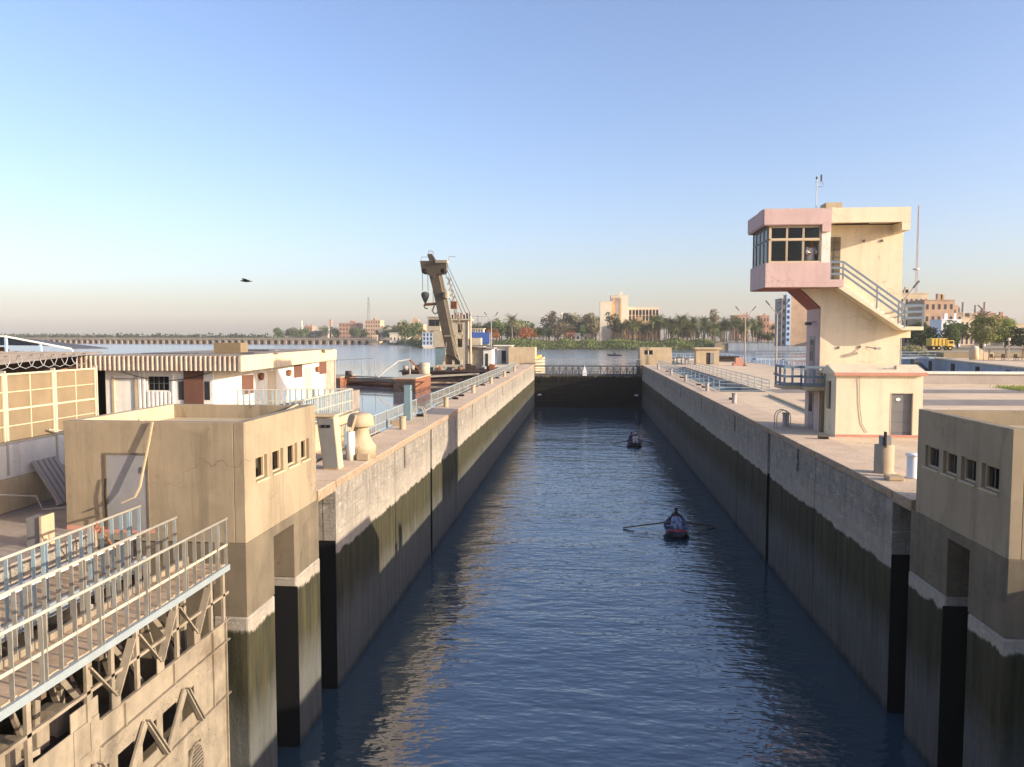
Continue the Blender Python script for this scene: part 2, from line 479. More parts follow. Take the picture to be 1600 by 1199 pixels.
def inst(name, mesh, parent, loc, rz=0, scale=(1,1,1), rot=None):
    """one more piece that shares mesh data; loc in world coordinates"""
    o = bpy.data.objects.new(name, mesh); col.objects.link(o)
    if parent:
        org = Vector(ORG.get(parent.name, (0,0,0))); o.parent = parent
        o.location = Vector(loc) - org
        ORG[o.name] = (0, 0, 0)
    else: o.location = loc
    o.rotation_euler = rot if rot else (0, 0, rz); o.scale = scale
    return o
def mesh_of(mb, name, m, smooth=False):
    me = bpy.data.meshes.new(name); me.from_pydata(mb.v, [], mb.f)
    bm = bmesh.new(); bm.from_mesh(me); bmesh.ops.recalc_face_normals(bm, faces=bm.faces); bm.to_mesh(me); bm.free()
    me.materials.append(MATS[m])
    if smooth:
        for p in me.polygons: p.use_smooth = True
    return me
# ================================================================== the setting: water, ground
XL, XR, DK = -8.4, 9.85, 7.3
def sheet(name, quads, z, m):
    mb = MB()
    for x0, x1, y0, y1 in quads:
        mb.add([(x0,y0,z),(x1,y0,z),(x1,y1,z),(x0,y1,z)], [(0,1,2,3)])
    return struct(mb.build(name, m, recalc=False))
sheet('lock_water', [(XL-5, XR+6, -40, 134.6)], 0.0, 'lockwater')
sheet('river_water', [(-22, -10.62, 39, 135.6), (-2600, -22, 69, 135.6), (-2600, 2600, 135.6, 2600), (17.2, 2600, 85, 135.6)], 5.6, 'riverwater')
# land to the left of the lock
mb = MB(); mb.box(-240, -12.35, -30, 40, -2, 7.26); mb.box(-240, -20.5, 40.003, 70, -2, 7.26)
struct(mb.build('ground', 'plazadark'))
mb = MB(); mb.box(-12.345, -10.6, 24.2, 40, -2, 7.262)
struct(mb.build('pavement', 'coping'))
# plaza to the right, with an open pit behind the blue railing
pit = (12.1, 16.1, 70.5, 127)
mb = MB()
for x0, x1, y0, y1 in [(11.82, pit[0], 24.2, 134.5), (pit[0], pit[1], 24.2, pit[2]), (pit[0], pit[1], pit[3], 134.5), (pit[1], 60, 24.2, 84), (pit[1], 31, 84, 134.5),
                       (14.7, 60, -20, 24.2), (17.5, 31, 134.5, 168)]:
    mb.add([(x0,y0,7.27),(x1,y0,7.27),(x1,y1,7.27),(x0,y1,7.27)], [(0,1,2,3)])
for (xa, ya), (xb, yb) in [((31,84),(31,168)), ((31,168),(17.5,168)), ((60,84),(31,84)), ((17.5,168),(17.5,134.5)), ((60,-20),(60,84))]:
    mb.add([(xa,ya,-1),(xb,yb,-1),(xb,yb,7.27),(xa,ya,7.27)], [(0,1,2,3)])
struct(mb.build('plaza', 'plaza', recalc=False))
mb = MB()
mb.add([(pit[0],pit[2],5.2),(pit[1],pit[2],5.2),(pit[1],pit[3],5.2),(pit[0],pit[3],5.2)], [(0,1,2,3)])
for a, b in [((pit[0],pit[2]),(pit[1],pit[2])), ((pit[1],pit[2]),(pit[1],pit[3])), ((pit[1],pit[3]),(pit[0],pit[3])), ((pit[0],pit[3]),(pit[0],pit[2]))]:
    mb.add([(*a,5.2),(*b,5.2),(*b,7.268),(*a,7.268)], [(0,1,2,3)])
struct(mb.build('pit_floor', 'dullwall', recalc=False))
mb = MB(); mb.add([(16.4,57,7.275),(60,60,7.275),(60,66,7.275),(16.4,62,7.275)], [(0,1,2,3)])
struct(mb.build('road', 'plazadark', recalc=False))
mb = MB(); mb.add([(16.6,69,7.275),(60,72,7.275),(60,76,7.275),(16.6,74,7.275)], [(0,1,2,3)])
struct(mb.build('road', 'plazadark', recalc=False))
struct(MB().prism([(14.3,49),(14.5,49),(15.4,66),(15.2,66)], 'z', 7.272, 7.40).build('kerb', 'plasterlight'))
struct(MB().prism([(17.5,50),(59,53),(59,53.3),(17.5,50.3)], 'z', 7.272, 7.40).build('kerb', 'plasterlight'))

# ================================================================== lock walls
def lock_wall(label, xf, sgn, notches, coping_w):
    """sgn = -1: the body lies towards -x"""
    w = thing('lock_wall', label, 'wall', (xf, 25.7, 0))
    y = 25.7; step = 8.38
    k = 0
    while y < 134.3:
        y1 = min(y + step, 134.5)
        holes = []
        for ny in notches:
            if y < ny < y1: holes.append((ny-.19, ny+.19, 5.95, 6.98))
        a = y + (.03 if k else 0); b = y1 - .03
        if abs(y - 42.46) < .5: a = 42.75
        if abs(y1 - 42.46) < .5: b = 42.15
        t0 = xf + sgn * random.uniform(0, .02)
        MB().grid('x', a, b, -2.5, 7.02, holes, t0, xf + sgn*.45).build('wall_panel', 'lockwall', w)
        y = y1; k += 1
    MB().box(xf+sgn*.46, xf+sgn*(2.2 if sgn < 0 else 2.1), 25.71, 134.5, -2.5, 7.03).build('core', 'lockwall', w)
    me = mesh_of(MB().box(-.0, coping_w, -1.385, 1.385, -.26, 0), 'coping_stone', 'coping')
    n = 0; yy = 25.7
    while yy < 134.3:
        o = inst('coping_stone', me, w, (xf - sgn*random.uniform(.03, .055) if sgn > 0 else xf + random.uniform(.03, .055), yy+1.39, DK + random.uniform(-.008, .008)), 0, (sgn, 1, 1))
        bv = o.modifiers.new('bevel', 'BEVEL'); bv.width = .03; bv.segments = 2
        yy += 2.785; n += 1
    for nm, b in (('shade_lining', (xf+sgn*.43, xf+sgn*.455, 42.16, 42.74)), ('shade_lining', (xf+sgn*.02, xf+sgn*.43, 42.73, 42.748))):
        MB().box(b[0], b[1], b[2], b[3], -2.5, 4.8).build(nm, 'black', w)  # black plates put the shade inside the ladder slot into colour
    return w
WL = lock_wall('pale concrete lock wall on the left, sunlit above olive algae', XL, -1, [36, 58.5, 66.5, 81, 95.5, 110], 1.92)
WR = lock_wall('grey shaded concrete lock wall on the right, below the tower', XR, 1, [36.8, 51.9, 66.5, 81, 95.5, 110], 1.98)
# iron ladders in the slots
def ladder(label, x, y, s):
    t = thing('slot_ladder', label, 'ladder', (x, y, 0))
    for d in (-.2, .2):
        MB().tube([(x, y+d, -.5), (x, y+d, 6.95)], .022, 6).build('stile', 'rustdark', t)
    me = mesh_of(MB().tube([(0,-.2,0),(0,.2,0)], .016, 6), 'rung', 'rustdark')
    for i in range(22): inst('rung', me, t, (x, y, .2 + i*.3))
ladder('rusty ladder down the slot in the left lock wall', XL-.22, 42.45, -1)
ladder('rusty ladder down the slot in the right lock wall', XR+.22, 42.45, 1)
def hoop(label, x, y, s):
    t = thing('ladder_handrail', label, 'handrail', (x, y, DK), 'ladder handrails')
    for d in (-.25, .25):
        pts = [(x - s*0, y+d, DK)] + [(x + s*(.35 - .35*math.cos(a)), y+d, DK + .62 + .35*math.sin(a)) for a in [math.pi*i/8 for i in range(9)]] + [(x + s*.7, y+d, DK)]
        MB().tube(pts, .024, 8).build('hoop', 'railpale', t, True)
hoop('bent tube handrail at the ladder head on the left deck', XL-.35, 42.5, -1)
hoop('bent tube handrail at the ladder head on the right deck', XR+.35, 42.5, 1)

# ================================================================== gate piers and machinery buildings
def pier(label, xf, s, ya, yb, g0, g1, xb):
    """s: +1 body towards +x"""
    t = thing('gate_pier', label, 'pier', (xf, ya, 0))
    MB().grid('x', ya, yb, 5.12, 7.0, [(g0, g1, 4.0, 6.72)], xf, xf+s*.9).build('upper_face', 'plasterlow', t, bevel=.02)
    MB().grid('x', ya-.03, yb, -2.5, 5.12, [(g0-.06, g1, -3, 5.6)], xf-s*.03, xf+s*.9).build('lower_face', 'lockwall', t, bevel=.05)
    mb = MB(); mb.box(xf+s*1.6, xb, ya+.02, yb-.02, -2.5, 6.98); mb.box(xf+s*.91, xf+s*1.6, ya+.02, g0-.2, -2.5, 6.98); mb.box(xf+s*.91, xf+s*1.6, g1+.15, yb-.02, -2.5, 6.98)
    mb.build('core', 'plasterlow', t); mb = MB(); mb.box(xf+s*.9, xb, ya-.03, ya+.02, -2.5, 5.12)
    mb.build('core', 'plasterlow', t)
    MB().box(xf+s*.7, xf+s*.85, g0, g1, 5.0, 6.7).build('added_plate', 'plasterlow', t)  # added brown plate for the groove's sunlit part, cut off at the shadow line
    MB().box(xf+s*1.5, xf+s*1.59, g0-.2, g1+.15, -2.5, 6.7).build('groove_back', 'black', t)  # black plate: the groove's shadowed depth is put into colour
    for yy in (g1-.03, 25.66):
        MB().box(xf-s*(.08 if yy < 25 else -.02), xf+s*(1.48 if yy < 25 else .78), yy, yy+.028, -2.5, 4.86 if yy < 25 else 5.2).build('shade_lining', 'black', t)  # black plates: cast shadow on the grooves' far sides painted as colour
    # stop-log groove behind the pier
    mb = MB(); mb.box(xf+s*1.3, xf+s*2.2, yb, 25.7, -2.5, 7.03); mb.build('groove_back', 'lockwall', t)
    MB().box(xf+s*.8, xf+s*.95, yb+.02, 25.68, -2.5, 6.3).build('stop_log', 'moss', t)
    mb = MB(); mb.box(xf-s*.02, xf+s*1.95, yb+.005, 25.69, 6.92, 7.28); mb.build('groove_cover', 'coping', t, bevel=.03)
    return t
pier('pier below the left machinery house, rounded edge and mossy foot', XL, -1, 18.6, 23.95, 20.35, 21.85, -13.15)
pier('dark shaded pier below the right machinery house', XR, 1, 18.85, 24.25, 20.65, 21.85, 14.6)
def recess(label, x0, x1, y1):
    MB().box(x0, x1, -30, y1, -2.5, 7.2).build('recess_wall', 'lockwall', tag(thing('gate_recess_wall', label, 'wall', (x0, 0, 0)), None, None))
recess('concrete wall at the back of the left gate recess', -12.33, -13.15, 18.45)
recess('concrete wall at the back of the right gate recess', 13.6, 14.6, 18.7)

def machinery(label, xf, s, ya, yb, xb, wins, shut):
    b = thing('machinery_house', label, 'building', (xf, ya, 7.0))
    MB().grid('x', ya, yb, 7.003, 10.05, [(a, c, 8.45, 9.06) for a, c in wins], xf, xf+s*.28).build('wall', 'plaster', b, bevel=.015)
    MB().box(xf+s*.283, xb, ya, ya+.25, 7.003, 10.05).build('wall', 'plaster', b, bevel=.015)
    MB().box(xf+s*.283, xb, yb-.25, yb, 7.003, 10.03).build('wall', 'plaster', b, bevel=.015)
    MB().box(xb-s*.25, xb, ya+.253, yb-.253, 7.003, 10.04).build('wall', 'plasterlight', b, bevel=.015)
    MB().box(xf+s*.285, xb-s*.253, ya+.253, yb-.253, 9.45, 9.62).build('roof', 'plasterlight', b)
    MB().box(xf+s*2.2, xf+s*2.3, ya+.3, yb-.3, 7.0, 9.44).build('partition', 'darkgrey', b)
    for i, (a, c) in enumerate(wins):
        w = MB()
        for q in ((a, a+.05, 8.45, 9.06), (c-.05, c, 8.45, 9.06), (a+.05, c-.05, 9.01, 9.06), (a+.05, c-.05, 8.45, 8.5)):
            w.box(xf+s*.10, xf+s*.16, q[0], q[1], q[2], q[3])
        w = w.build('window', 'beige', b)
        m = (a+c)/2
        if shut:
            MB().add([(xf+s*.12, a+.05, 8.5), (xf+s*(.3+.06*i), m-.05, 8.5), (xf+s*(.28), m-.02, 9.0), (xf+s*.12, a+.05, 9.0)], [(0,1,2,3)]).add([(xf+s*.13, a+.05, 8.5), (xf+s*(.31+.06*i), m-.05, 8.5), (xf+s*(.29), m-.02, 9.0), (xf+s*.13, a+.05, 9.0)], [(0,1,2,3)]).build('shutter', 'screen', w)
        else:
            MB().box(xf+s*.12, xf+s*.14, m-.02, m+.02, 8.5, 9.01).build('mullion', 'darkgrey', w)
        MB().box(xf-s*.05, xf+s*.099, a-.04, c+.04, 8.40, 8.447).build('sill', 'plasterlight', w)
    return b
ML = machinery('beige plaster machinery house with broken shutters, left of the lock', XL, -1, 18.6, 23.8, -13.15, [(19.27, 20.02), (20.36, 21.14), (21.46, 22.22), (22.52, 23.2)], True)
dr = MB().box(-12.0, -10.95, 18.575, 18.6, 7.3, 9.2).build('door', 'greypaint', ML)
mb = MB(); mb.box(-12.05, -12.0, 18.56, 18.6, 7.3, 9.25); mb.box(-10.95, -10.9, 18.56, 18.6, 7.3, 9.25); mb.box(-12.0, -10.95, 18.56, 18.6, 9.2, 9.25)
mb.build('frame', 'plasterlow', dr)
MB().box(-11.1, -11.0, 18.55, 18.575, 8.75, 8.9).build('vent', 'darkgrey', dr)
MB().box(-13.14, -10.7, 18.585, 18.6, 7.2, 7.36).build('skirting', 'terracotta', ML)
MR = machinery('shaded machinery house with four dark windows, right of the lock', XR, 1, 18.85, 23.95, 14.6, [(19.38, 20.2), (20.48, 21.26), (21.5, 22.29), (22.55, 23.42)], False)
# planter grille and kerb on the right roof
t = thing('roof_grille', 'rusty grille lying on the right machinery house roof', 'grille', (12.2, 22, 9.62))
for i in range(9): MB().box(11.9+i*.16, 11.96+i*.16, 21.6, 22.0, 9.62, 9.98).build('slat', 'rust', t)
MB().box(11.85, 13.3, 21.75, 21.85, 9.98, 10.03).build('rail', 'rust', t)
# loose cables and boards on the left roof
for i, (lab, pts, r) in enumerate([
    ('pale hose lying across the left machinery house roof', [(-11.2, 18.72, 10.09), (-10.6, 19.6, 9.66), (-10.0, 21, 9.68), (-9.4, 22.6, 9.7), (-8.9, 23.6, 10.06), (-8.9, 23.9, 9.9)], .03),
    ('dark cable coiled on the left machinery house roof', [(-11.6, 19.2, 9.65), (-11, 19.6, 9.68), (-10.4, 19.3, 9.67), (-10.1, 20.1, 9.66), (-10.9, 20.3, 9.67), (-11.3, 19.7, 9.7), (-9.5, 20.5, 9.67)], .02)]):
    tag(MB().tube(pts, r, 6).build('cable', ['plasterlight', 'black'][i]), lab, 'cable')
tag(MB().box(-9.9, -9.2, 21.3, 21.45, 9.625, 9.7).build('plank', 'redbrown'), 'short dark board lying on the left machinery house roof', 'board')
# flat conduit hanging off the front
pts = [(-10.72, 18.52, 10.06), (-10.8, 18.44, 9.5), (-10.9, 18.36, 8.9), (-10.97, 18.3, 8.45), (-11.08, 18.25, 8.2), (-11.4, 18.2, 8.06)]
mb = MB()
for a, b in zip(pts, pts[1:]): mb.bar(a, b, .035, .06, (0, 1, .05))
tag(mb.build('conduit', 'beige'), 'flat conduit hanging down the front of the left machinery house', 'conduit')
tag(MB().tube([(-12.02,18.53,8.6),(-12.03,18.5,8.2),(-12.0,18.5,7.6)], .02, 6).build('cable', 'black'), 'thin dark cable beside the grey door of the left machinery house', 'cable')

# ================================================================== the open near gate with its walkways
G = thing('lock_gate', 'open beige steel lock gate with plank walkways at lower left', 'gate', (-8.5, 8, 0))
gx = -8.5
Y0, Y1 = 6.0, 17.6
holes = [(15.5, 16.03, 3.95, 4.53), (14.74, 15.3, 3.93, 4.52), (14.0, 14.52, 3.9, 4.53), (13.2, 13.75, 3.9, 4.5), (12.45, 12.95, 3.9, 4.5)]
MB().grid('x', 12.7, Y1, 4.93, 5.43, [], gx-.02, gx+.0).build('plate', 'gatesteel', G)
MB().grid('x', 12.7, Y1, 3.62, 4.925, holes, gx-.02, gx+.004).build('plate', 'gatesteel', G)
MB().grid('x', 12.7, Y1, -1, 3.615, [(15.72, 16.28, 2.3, 3.2)], gx-.02, gx).build('plate', 'gatesteel', G)
MB().grid('x', Y0, 12.69, -1, 5.55, [], gx-.02, gx-.002).build('plate', 'gatesteel', G)
MB().grid('x', 11.95, 12.69, 5.553, 5.88, [], gx-.02, gx-.002).build('plate', 'gatesteel', G)
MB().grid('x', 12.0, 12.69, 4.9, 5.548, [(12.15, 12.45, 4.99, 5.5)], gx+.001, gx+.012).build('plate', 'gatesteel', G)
tag(MB().box(gx-.03, gx-.021, 12.15, 12.45, 4.99, 5.5).build('hole_shade_plate', 'gatedark', G), None, None)  # dark plate puts the shadow in the hole into colour
# stiffeners on the plates
for y, z0, z1 in ((17.55, -1, 5.5), (16.9, 3.62, 5.43), (13.45, 4.93, 5.43), (15.2, 4.93, 5.43)):
    MB().box(gx, gx+.05, y-.02, y+.02, z0, z1).build('stiffener', 'gatesteel', G)
for z in (4.93, 3.62, 5.43):
    MB().box(gx, gx+.07, 12.7, Y1+.1, z-.012, z+.012).build('flange', 'gatesteel', G)
rv = mesh_of(MB().lathe([(.016, 0), (.012, .012), (0.002, .016)], n=6), 'rivet', 'gatesteel')
for i in range(150):
    y = random.uniform(13, 17.4); z = random.uniform(4.55, 4.9) if random.random() < .6 else random.uniform(2.5, 3.6)
    inst('rivet', rv, G, (gx+.004, y, z), rot=(0, R(90), 0))
# inclined struts outside the plate
for ya, za, yb, zb in ((15.54, 4.66, 14.77, 3.75), (14.03, 4.71, 13.2, 3.7), (12.5, 4.72, 11.7, 3.7)):
    MB().bar((gx+.06, ya, za), (gx+.10, yb, zb), .05, .16, (0, 1, 0)).build('strut', 'gatesteel', G)
for ya, za, yb, zb in ((15.58, 4.66, 16.2, 3.68), (14.07, 4.71, 14.75, 3.7), (12.55, 4.7, 13.2, 3.7)):
    for d in (-.05, .05):
        MB().bar((gx+.08, ya+d, za), (gx+.10, yb+d, zb), .09, .03, (0, 1, 0)).build('strut', 'gatesteel', G)
# louvred oval vent
v = MB()
for i in range(24):
    t = 2*math.pi*i/24; t2 = 2*math.pi*(i+1)/24
    v.bar((gx+.03, 16+.3*math.cos(t), 2.75+.47*math.sin(t)), (gx+.03, 16+.3*math.cos(t2), 2.75+.47*math.sin(t2)), .06, .05, (1, 0, 0))
ov = v.build('vent_ring', 'gatesteel', G)
for i in range(10):
    z = 2.38 + i*.082; hw = .29*math.sqrt(max(0, 1-((z-2.75)/.47)**2))
    MB().bar((gx+.02, 16-hw, z), (gx+.02, 16+hw, z), .05, .03).build('louvre', 'gatesteel', ov)
# upper truss
MB().box(gx-.05, gx+.05, Y0, 17.8, 6.58, 6.72).build('chord', 'beamblue', G)
MB().box(gx-.03, gx+.03, Y0, 17.75, 6.02, 6.08).build('chord', 'gatesteel', G)
py = [7.4, 9.2, 10.95, 12.4, 13.1, 13.9, 15.37, 16.88, 17.5]
for y in py:
    MB().box(gx-.03, gx+.03, y-.05, y+.05, 5.43 if y > 12.6 else 5.55, 6.58).build('post', 'gatesteel', G)
    MB().box(gx-1.05, gx-.95, y-.05, y+.05, 4.6, 6.58).build('post', 'gatesteel', G)
for a in (13.9, 15.4, 12.4):
    MB().bar((gx+.04, a, 6.5), (gx+.04, a+.75, 5.65), .03, .1, (1, 0, 0)).build('diagonal', 'gatesteel', G)
    MB().bar((gx+.04, a+1.3, 6.5), (gx+.04, a+.75, 5.65), .03, .16, (1, 0, 0)).build('diagonal', 'gatesteel', G)
    MB().box(gx+.03, gx+.05, a+.62, a+.88, 5.43, 5.75).build('gusset', 'gatesteel', G)
    MB().bar((gx-.9, a+.1, 6.5), (gx-.9, a+.8, 4.8), .04, .12, (1, 0, 0)).build('diagonal', 'gatesteel', G)
    MB().bar((gx-.2, a+.6, 5.2), (gx-.9, a+.2, 6.5), .08, .08).build('diagonal', 'gatesteel', G)
    MB().bar((gx-.1, a+.2, 5.5), (gx-.95, a+.9, 5.9), .06, .1).build('diagonal', 'rustdark', G)
for a in (7.4, 9.2, 10.95):
    MB().bar((gx-.3, a, 6.5), (gx-.9, a+1.2, 5.0), .06, .1).build('diagonal', 'gatesteel', G)
    MB().bar((gx-.1, a+.3, 5.6), (gx-.95, a+.5, 5.6), .14, .1).build('cross_beam', 'gatesteel', G)
    MB().bar((gx-.5, a+.8, 5.0), (gx-.5, a+.9, 6.55), .12, .05).build('post', 'gatesteel', G)
for y in (8.2, 9.9, 11.4, 12.9, 14.2, 15.7, 17.2):
    MB().box(gx-3.7, gx-.05, y-.06, y+.06, 6.42, 6.56).build('cross_beam', 'gatedark', G)
MB().tube([(gx-.5, 6.5, 5.15), (gx-.5, 12.6, 5.15)], .28, 14).build('drum', 'rustdark', G, True)
MB().box(gx-2.6, gx-1.15, Y0, 17.6, 3.0, 4.4).build('float_tank', 'gatedark', G)
for i, y in enumerate((10.6, 11.0, 11.6, 12.1)):
    MB().box(gx-.75, gx-.35, y, y+.3, 5.35, 5.75+.1*(i % 2)).build('bearing_block', 'gatesteel', G)
# plank floors
pk = mesh_of(MB().box(-.49, .49, -.092, .092, -.04, 0), 'plank', 'plank')
y = Y0
while y < 17.7:
    inst('plank', pk, G, (gx-.54+random.uniform(-.02,.03), y, 6.74+random.uniform(-.006,.008)), R(random.uniform(-.8,.8))); y += .19
pk2 = mesh_of(MB().box(-.7, .7, -.11, .11, -.04, 0), 'plank', 'plank')
y = Y0+2
while y < 17.9:
    inst('plank', pk2, G, (gx-2.85+random.uniform(-.03,.03), y, 6.80+random.uniform(-.006,.008)), R(random.uniform(-.6,.6))); y += .228
for x, m in ((gx-1.03, 'gatesteel'), (gx-2.1, 'beamblue'), (gx-3.62, 'whitepaint')):
    MB().box(x-.04, x+.04, Y0, 17.8, 6.6, 6.86).build('edge_beam', m, G)
MB().box(gx-2.0, gx-1.2, Y0+3, 17.4, 6.0, 6.1).build('tray', 'gatedark', G)
def gate_rail(x, ya, yb, z0, zt, label_mid, seed, mrail, mbar):
    random.seed(seed)
    MB().tube([(x, ya, zt), (x, yb, zt)], .032, 10).build('top_rail', mrail, G, True)
    if label_mid: MB().box(x-.012, x+.012, ya, yb, label_mid-.03, label_mid+.03).build('mid_rail', mrail, G)
    br = mesh_of(MB().prism([(-.04, 0), (.04, 0), (.04, zt-z0-.05), (.02, zt-z0-.01), (-.02, zt-z0-.01), (-.04, zt-z0-.05)], 'y', -.008, .008), 'bar', mbar)
    y = yb-.06; i = 0
    while y > ya:
        inst('bar', br, G, (x-.02, y, z0), R(random.uniform(-3, 3)))
        if i % 4 == 1: inst('bar', br, G, (x+.01, y-.13, z0), R(random.uniform(-3, 3)))
        y -= .37; i += 1
gate_rail(gx+.0, Y0, 17.78, 6.72, 7.83, 7.2, 1, 'railpale', 'railgrey')
gate_rail(gx-1.0, Y0+1, 17.3, 6.74, 7.95, None, 2, 'railpale', 'railgrey')
gate_rail(gx-2.35, Y0+3, 18.1, 6.8, 8.02, None, 3, 'railpale', 'railblue')
MB().box(gx-2.37, gx-2.33, Y0+3, 18.0, 7.28, 7.36).build('mid_rail', 'whitepaint', G)
random.seed(11)
tag(MB().tube([(-10.85+.05*math.cos(i*1.3), 16.3+.03*i, 8.0-.03*i+.05*math.sin(i*1.7)) for i in range(9)] + [(-10.8, 16.9, 7.3)], .025, 6).build('rope', 'rust'), 'brown rope knotted on the far walkway rail of the near gate', 'rope')
cb = thing('switch_box', 'small white box with open side beyond the gate walkway', 'box', (-12.75, 16.9, 7.26))
MB().box(-12.95, -12.6, 16.9, 17.3, 7.265, 7.95).build('body', 'cabinetgrey', cb)
MB().box(-12.595, -12.54, 16.85, 17.3, 7.265, 8.0).build('door', 'beige', cb)

# ================================================================== far lock gate
F = thing('lock_gate', 'dark mossy closed lock gate under a truss footbridge', 'gate', (0, 134, 0))
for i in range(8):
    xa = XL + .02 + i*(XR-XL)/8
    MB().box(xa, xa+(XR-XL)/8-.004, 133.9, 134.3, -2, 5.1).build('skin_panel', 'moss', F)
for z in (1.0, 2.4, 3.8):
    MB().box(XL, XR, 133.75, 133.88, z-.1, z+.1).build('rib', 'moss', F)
mb = MB(); random.seed(5)
for i in range(260):
    x = random.uniform(XL+.1, XR-.1); z = random.uniform(4.9, 5.4); l = random.uniform(.3, 1.1)
    mb.add([(x-.12, 133.6, z), (x+.12, 133.6, z), (x+random.uniform(-.1,.1), 133.58, z-l)], [(0,1,2)])
w = mb.build('weed_fringe', 'moss', F); w['kind'] = 'stuff'
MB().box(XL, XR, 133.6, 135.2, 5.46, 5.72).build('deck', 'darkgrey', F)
MB().box(XL, XR, 133.66, 134.3, 5.103, 5.457).build('sill_beam', 'plasterlow', F)
MB().box(XL+.02, XR-.02, 133.6, 133.85, 6.92, 7.16).build('top_chord', 'darkgrey', F)
for x0 in (-6.3, 2.9):
    for k in range(6):
        x = x0 + k*1.1 - (0 if x0 > 0 else 0)
        MB().box(x-.11, x+.11, 133.65, 133.8, 5.72, 6.92).build('post', 'darkgrey', F)
        MB().bar((x, 133.76, 6.95), (x+.55, 133.76, 5.8), .1, .17, (0,1,0)).build('diagonal', 'darkgrey', F)
        MB().bar((x+1.1, 133.76, 6.95), (x+.55, 133.76, 5.8), .1, .17, (0,1,0)).build('diagonal', 'darkgrey', F)
for k in range(4):
    MB().bar((-1.6+k*1.3, 133.77, 5.75), (-.9+k*1.3-(.2 if k > 1 else 0), 133.77, 6.95), .1, .2, (0,1,0)).build('diagonal', 'darkgrey', F)
for z in (6.1, 6.5): MB().box(XL+.02, XR-.02, 134.9, 134.95, z-.03, z+.03).build('rail', 'rust', F)
MB().box(-.18, .55, 133.5, 133.56, 5.4, 5.72).build('gauge_foot', 'whitepaint', F)
MB().prism([(-.25, 5.8), (.65, 5.8), (.28, 6.9), (.2, 7.3), (.12, 6.9)], 'y', 133.42, 133.5).build('pointer_board', 'whitepaint', F)
for z in (8.15, 7.6): MB().box(XL, XR, 134.0, 134.08, z-.05, z+.05).build('rail', 'steelgrey', F)
br = mesh_of(MB().box(-.02, .02, -.02, .02, 0, 1.0), 'bar', 'steelgrey')
for i in range(37): inst('bar', br, F, (XL+.2+i*.49, 134.02, 7.14))
for x0, x1, m in ((XL+.05, XL+1.1, 'redbrown'), (XR-1.0, XR-.2, 'darkgrey')):
    for z in (6.0, 6.5, 7.0, 7.5): MB().box(x0, x1, 133.62, 133.68, z, z+.1).build('rail', m, F)
MB().box(XR-.9, XR-.3, 133.5, 134.4, 5.73, 8.1).build('hinge_post', 'darkgrey', F)
for x in (XL+.9, XR-.9):
    tag(MB().prism([(x-.35, 2.0), (x+.35, 2.0), (x+.25, 2.25), (x-.25, 2.25)], 'y', 133.55, 133.74).build('fender', 'whitepaint'), 'small pale mark plate low on the %s end of the far gate' % ('left' if x < 0 else 'right'), 'plate')
# ================================================================== far abutments and huts
def abut(label, x0, x1, y0, y1, zt, m, wins=()):
    t = thing('gate_abutment', label, 'wall', (x0, y0, 0))
    MB().grid('y', x0, x1, -2.5, zt, [(a, b, c, d) for a, b, c, d in wins], y0, y0+.5).build('front_wall', m, t, bevel=.03)
    MB().box(x0+.02, x1-.02, y0+.505, y1, -2.5, zt-.02).build('body', m, t)
    for a, b, c, d in wins:
        MB().box(a, b, y0+.3, y0+.31, c, d).build('window', 'glassdark', t)
        MB().box((a+b)/2-.05, (a+b)/2+.05, y0+.1, y0+.2, c, d).build('mullion', 'whitepaint', t)
    return t
abut('sunlit block at the far left end of the lock', -13.0, -8.35, 134.9, 139, 10.25, 'plasterlight')
abut('concrete block with twin windows at the far right end of the lock', 9.55, 14.9, 134.9, 140, 10.2, 'plasterlight', [(10.3, 11.7, 9.0, 9.75)])
t = thing('guide_pier', 'guide pier with yellow painted top beyond the far gate', 'pier', (-9, 140, 0))
MB().prism([(-10.2,139.05),(-8.5,139.05),(-8.5,172),(-10.2,172)], 'z', 2, 7.6).build('body', 'plasterlight', t)
for i in range(5):
    MB().box(-10.1, -9.2, 141+i*6.2, 146.5+i*6.2, 7.605, 8.1).build('fender_block', 'yellow', t)
t = thing('guard_hut', 'small cream hut with flared roof slab beyond the left deck', 'hut', (-14, 138, DK))
MB().grid('y', -15.3, -13.1, 7.0, 10.0, [(-14.5, -13.7, 7.3, 9.6)], 137.6, 137.75).build('front_wall', 'white', t)
MB().box(-15.3, -13.1, 137.753, 140, 7.0, 9.98).build('body', 'white', t)
MB().box(-14.5, -13.7, 137.66, 137.68, 7.3, 9.6).build('door', 'glassdark', t)
MB().add([(-15.4,137.5,9.98),(-13.0,137.5,9.98),(-13,140.1,9.98),(-15.4,140.1,9.98),(-15.9,137,10.4),(-12.5,137,10.4),(-12.5,140.6,10.4),(-15.9,140.6,10.4)],[(0,3,2,1),(4,5,6,7),(0,1,5,4),(1,2,6,5),(2,3,7,6),(3,0,4,7)]).build('roof', 'white', t)
MB().box(-15.9, -12.5, 137, 140.6, 10.405, 10.55).build('roof', 'white', t)
struct(MB().box(-17.5, -10.62, 118, 142, -2, 7.2).build('pier_deck', 'plaza'))
t = thing('guard_hut', 'tiny cream hut with dark doorway beyond the blue railed pit', 'hut', (21, 138, DK))
MB().grid('y', 19.3, 23.2, 7.0, 9.85, [(21.0, 22.3, 7.25, 9.3)], 137, 137.2).build('front_wall', 'plasterlight', t)
MB().box(19.3, 23.2, 137.203, 139.5, 7.0, 9.83).build('body', 'plasterlight', t)
MB().box(21.0, 21.7, 137.12, 137.14, 7.25, 9.3).build('door', 'rustdark', t)
MB().box(21.7, 22.3, 137.02, 137.08, 7.25, 9.3).build('door', 'greypaint', t)
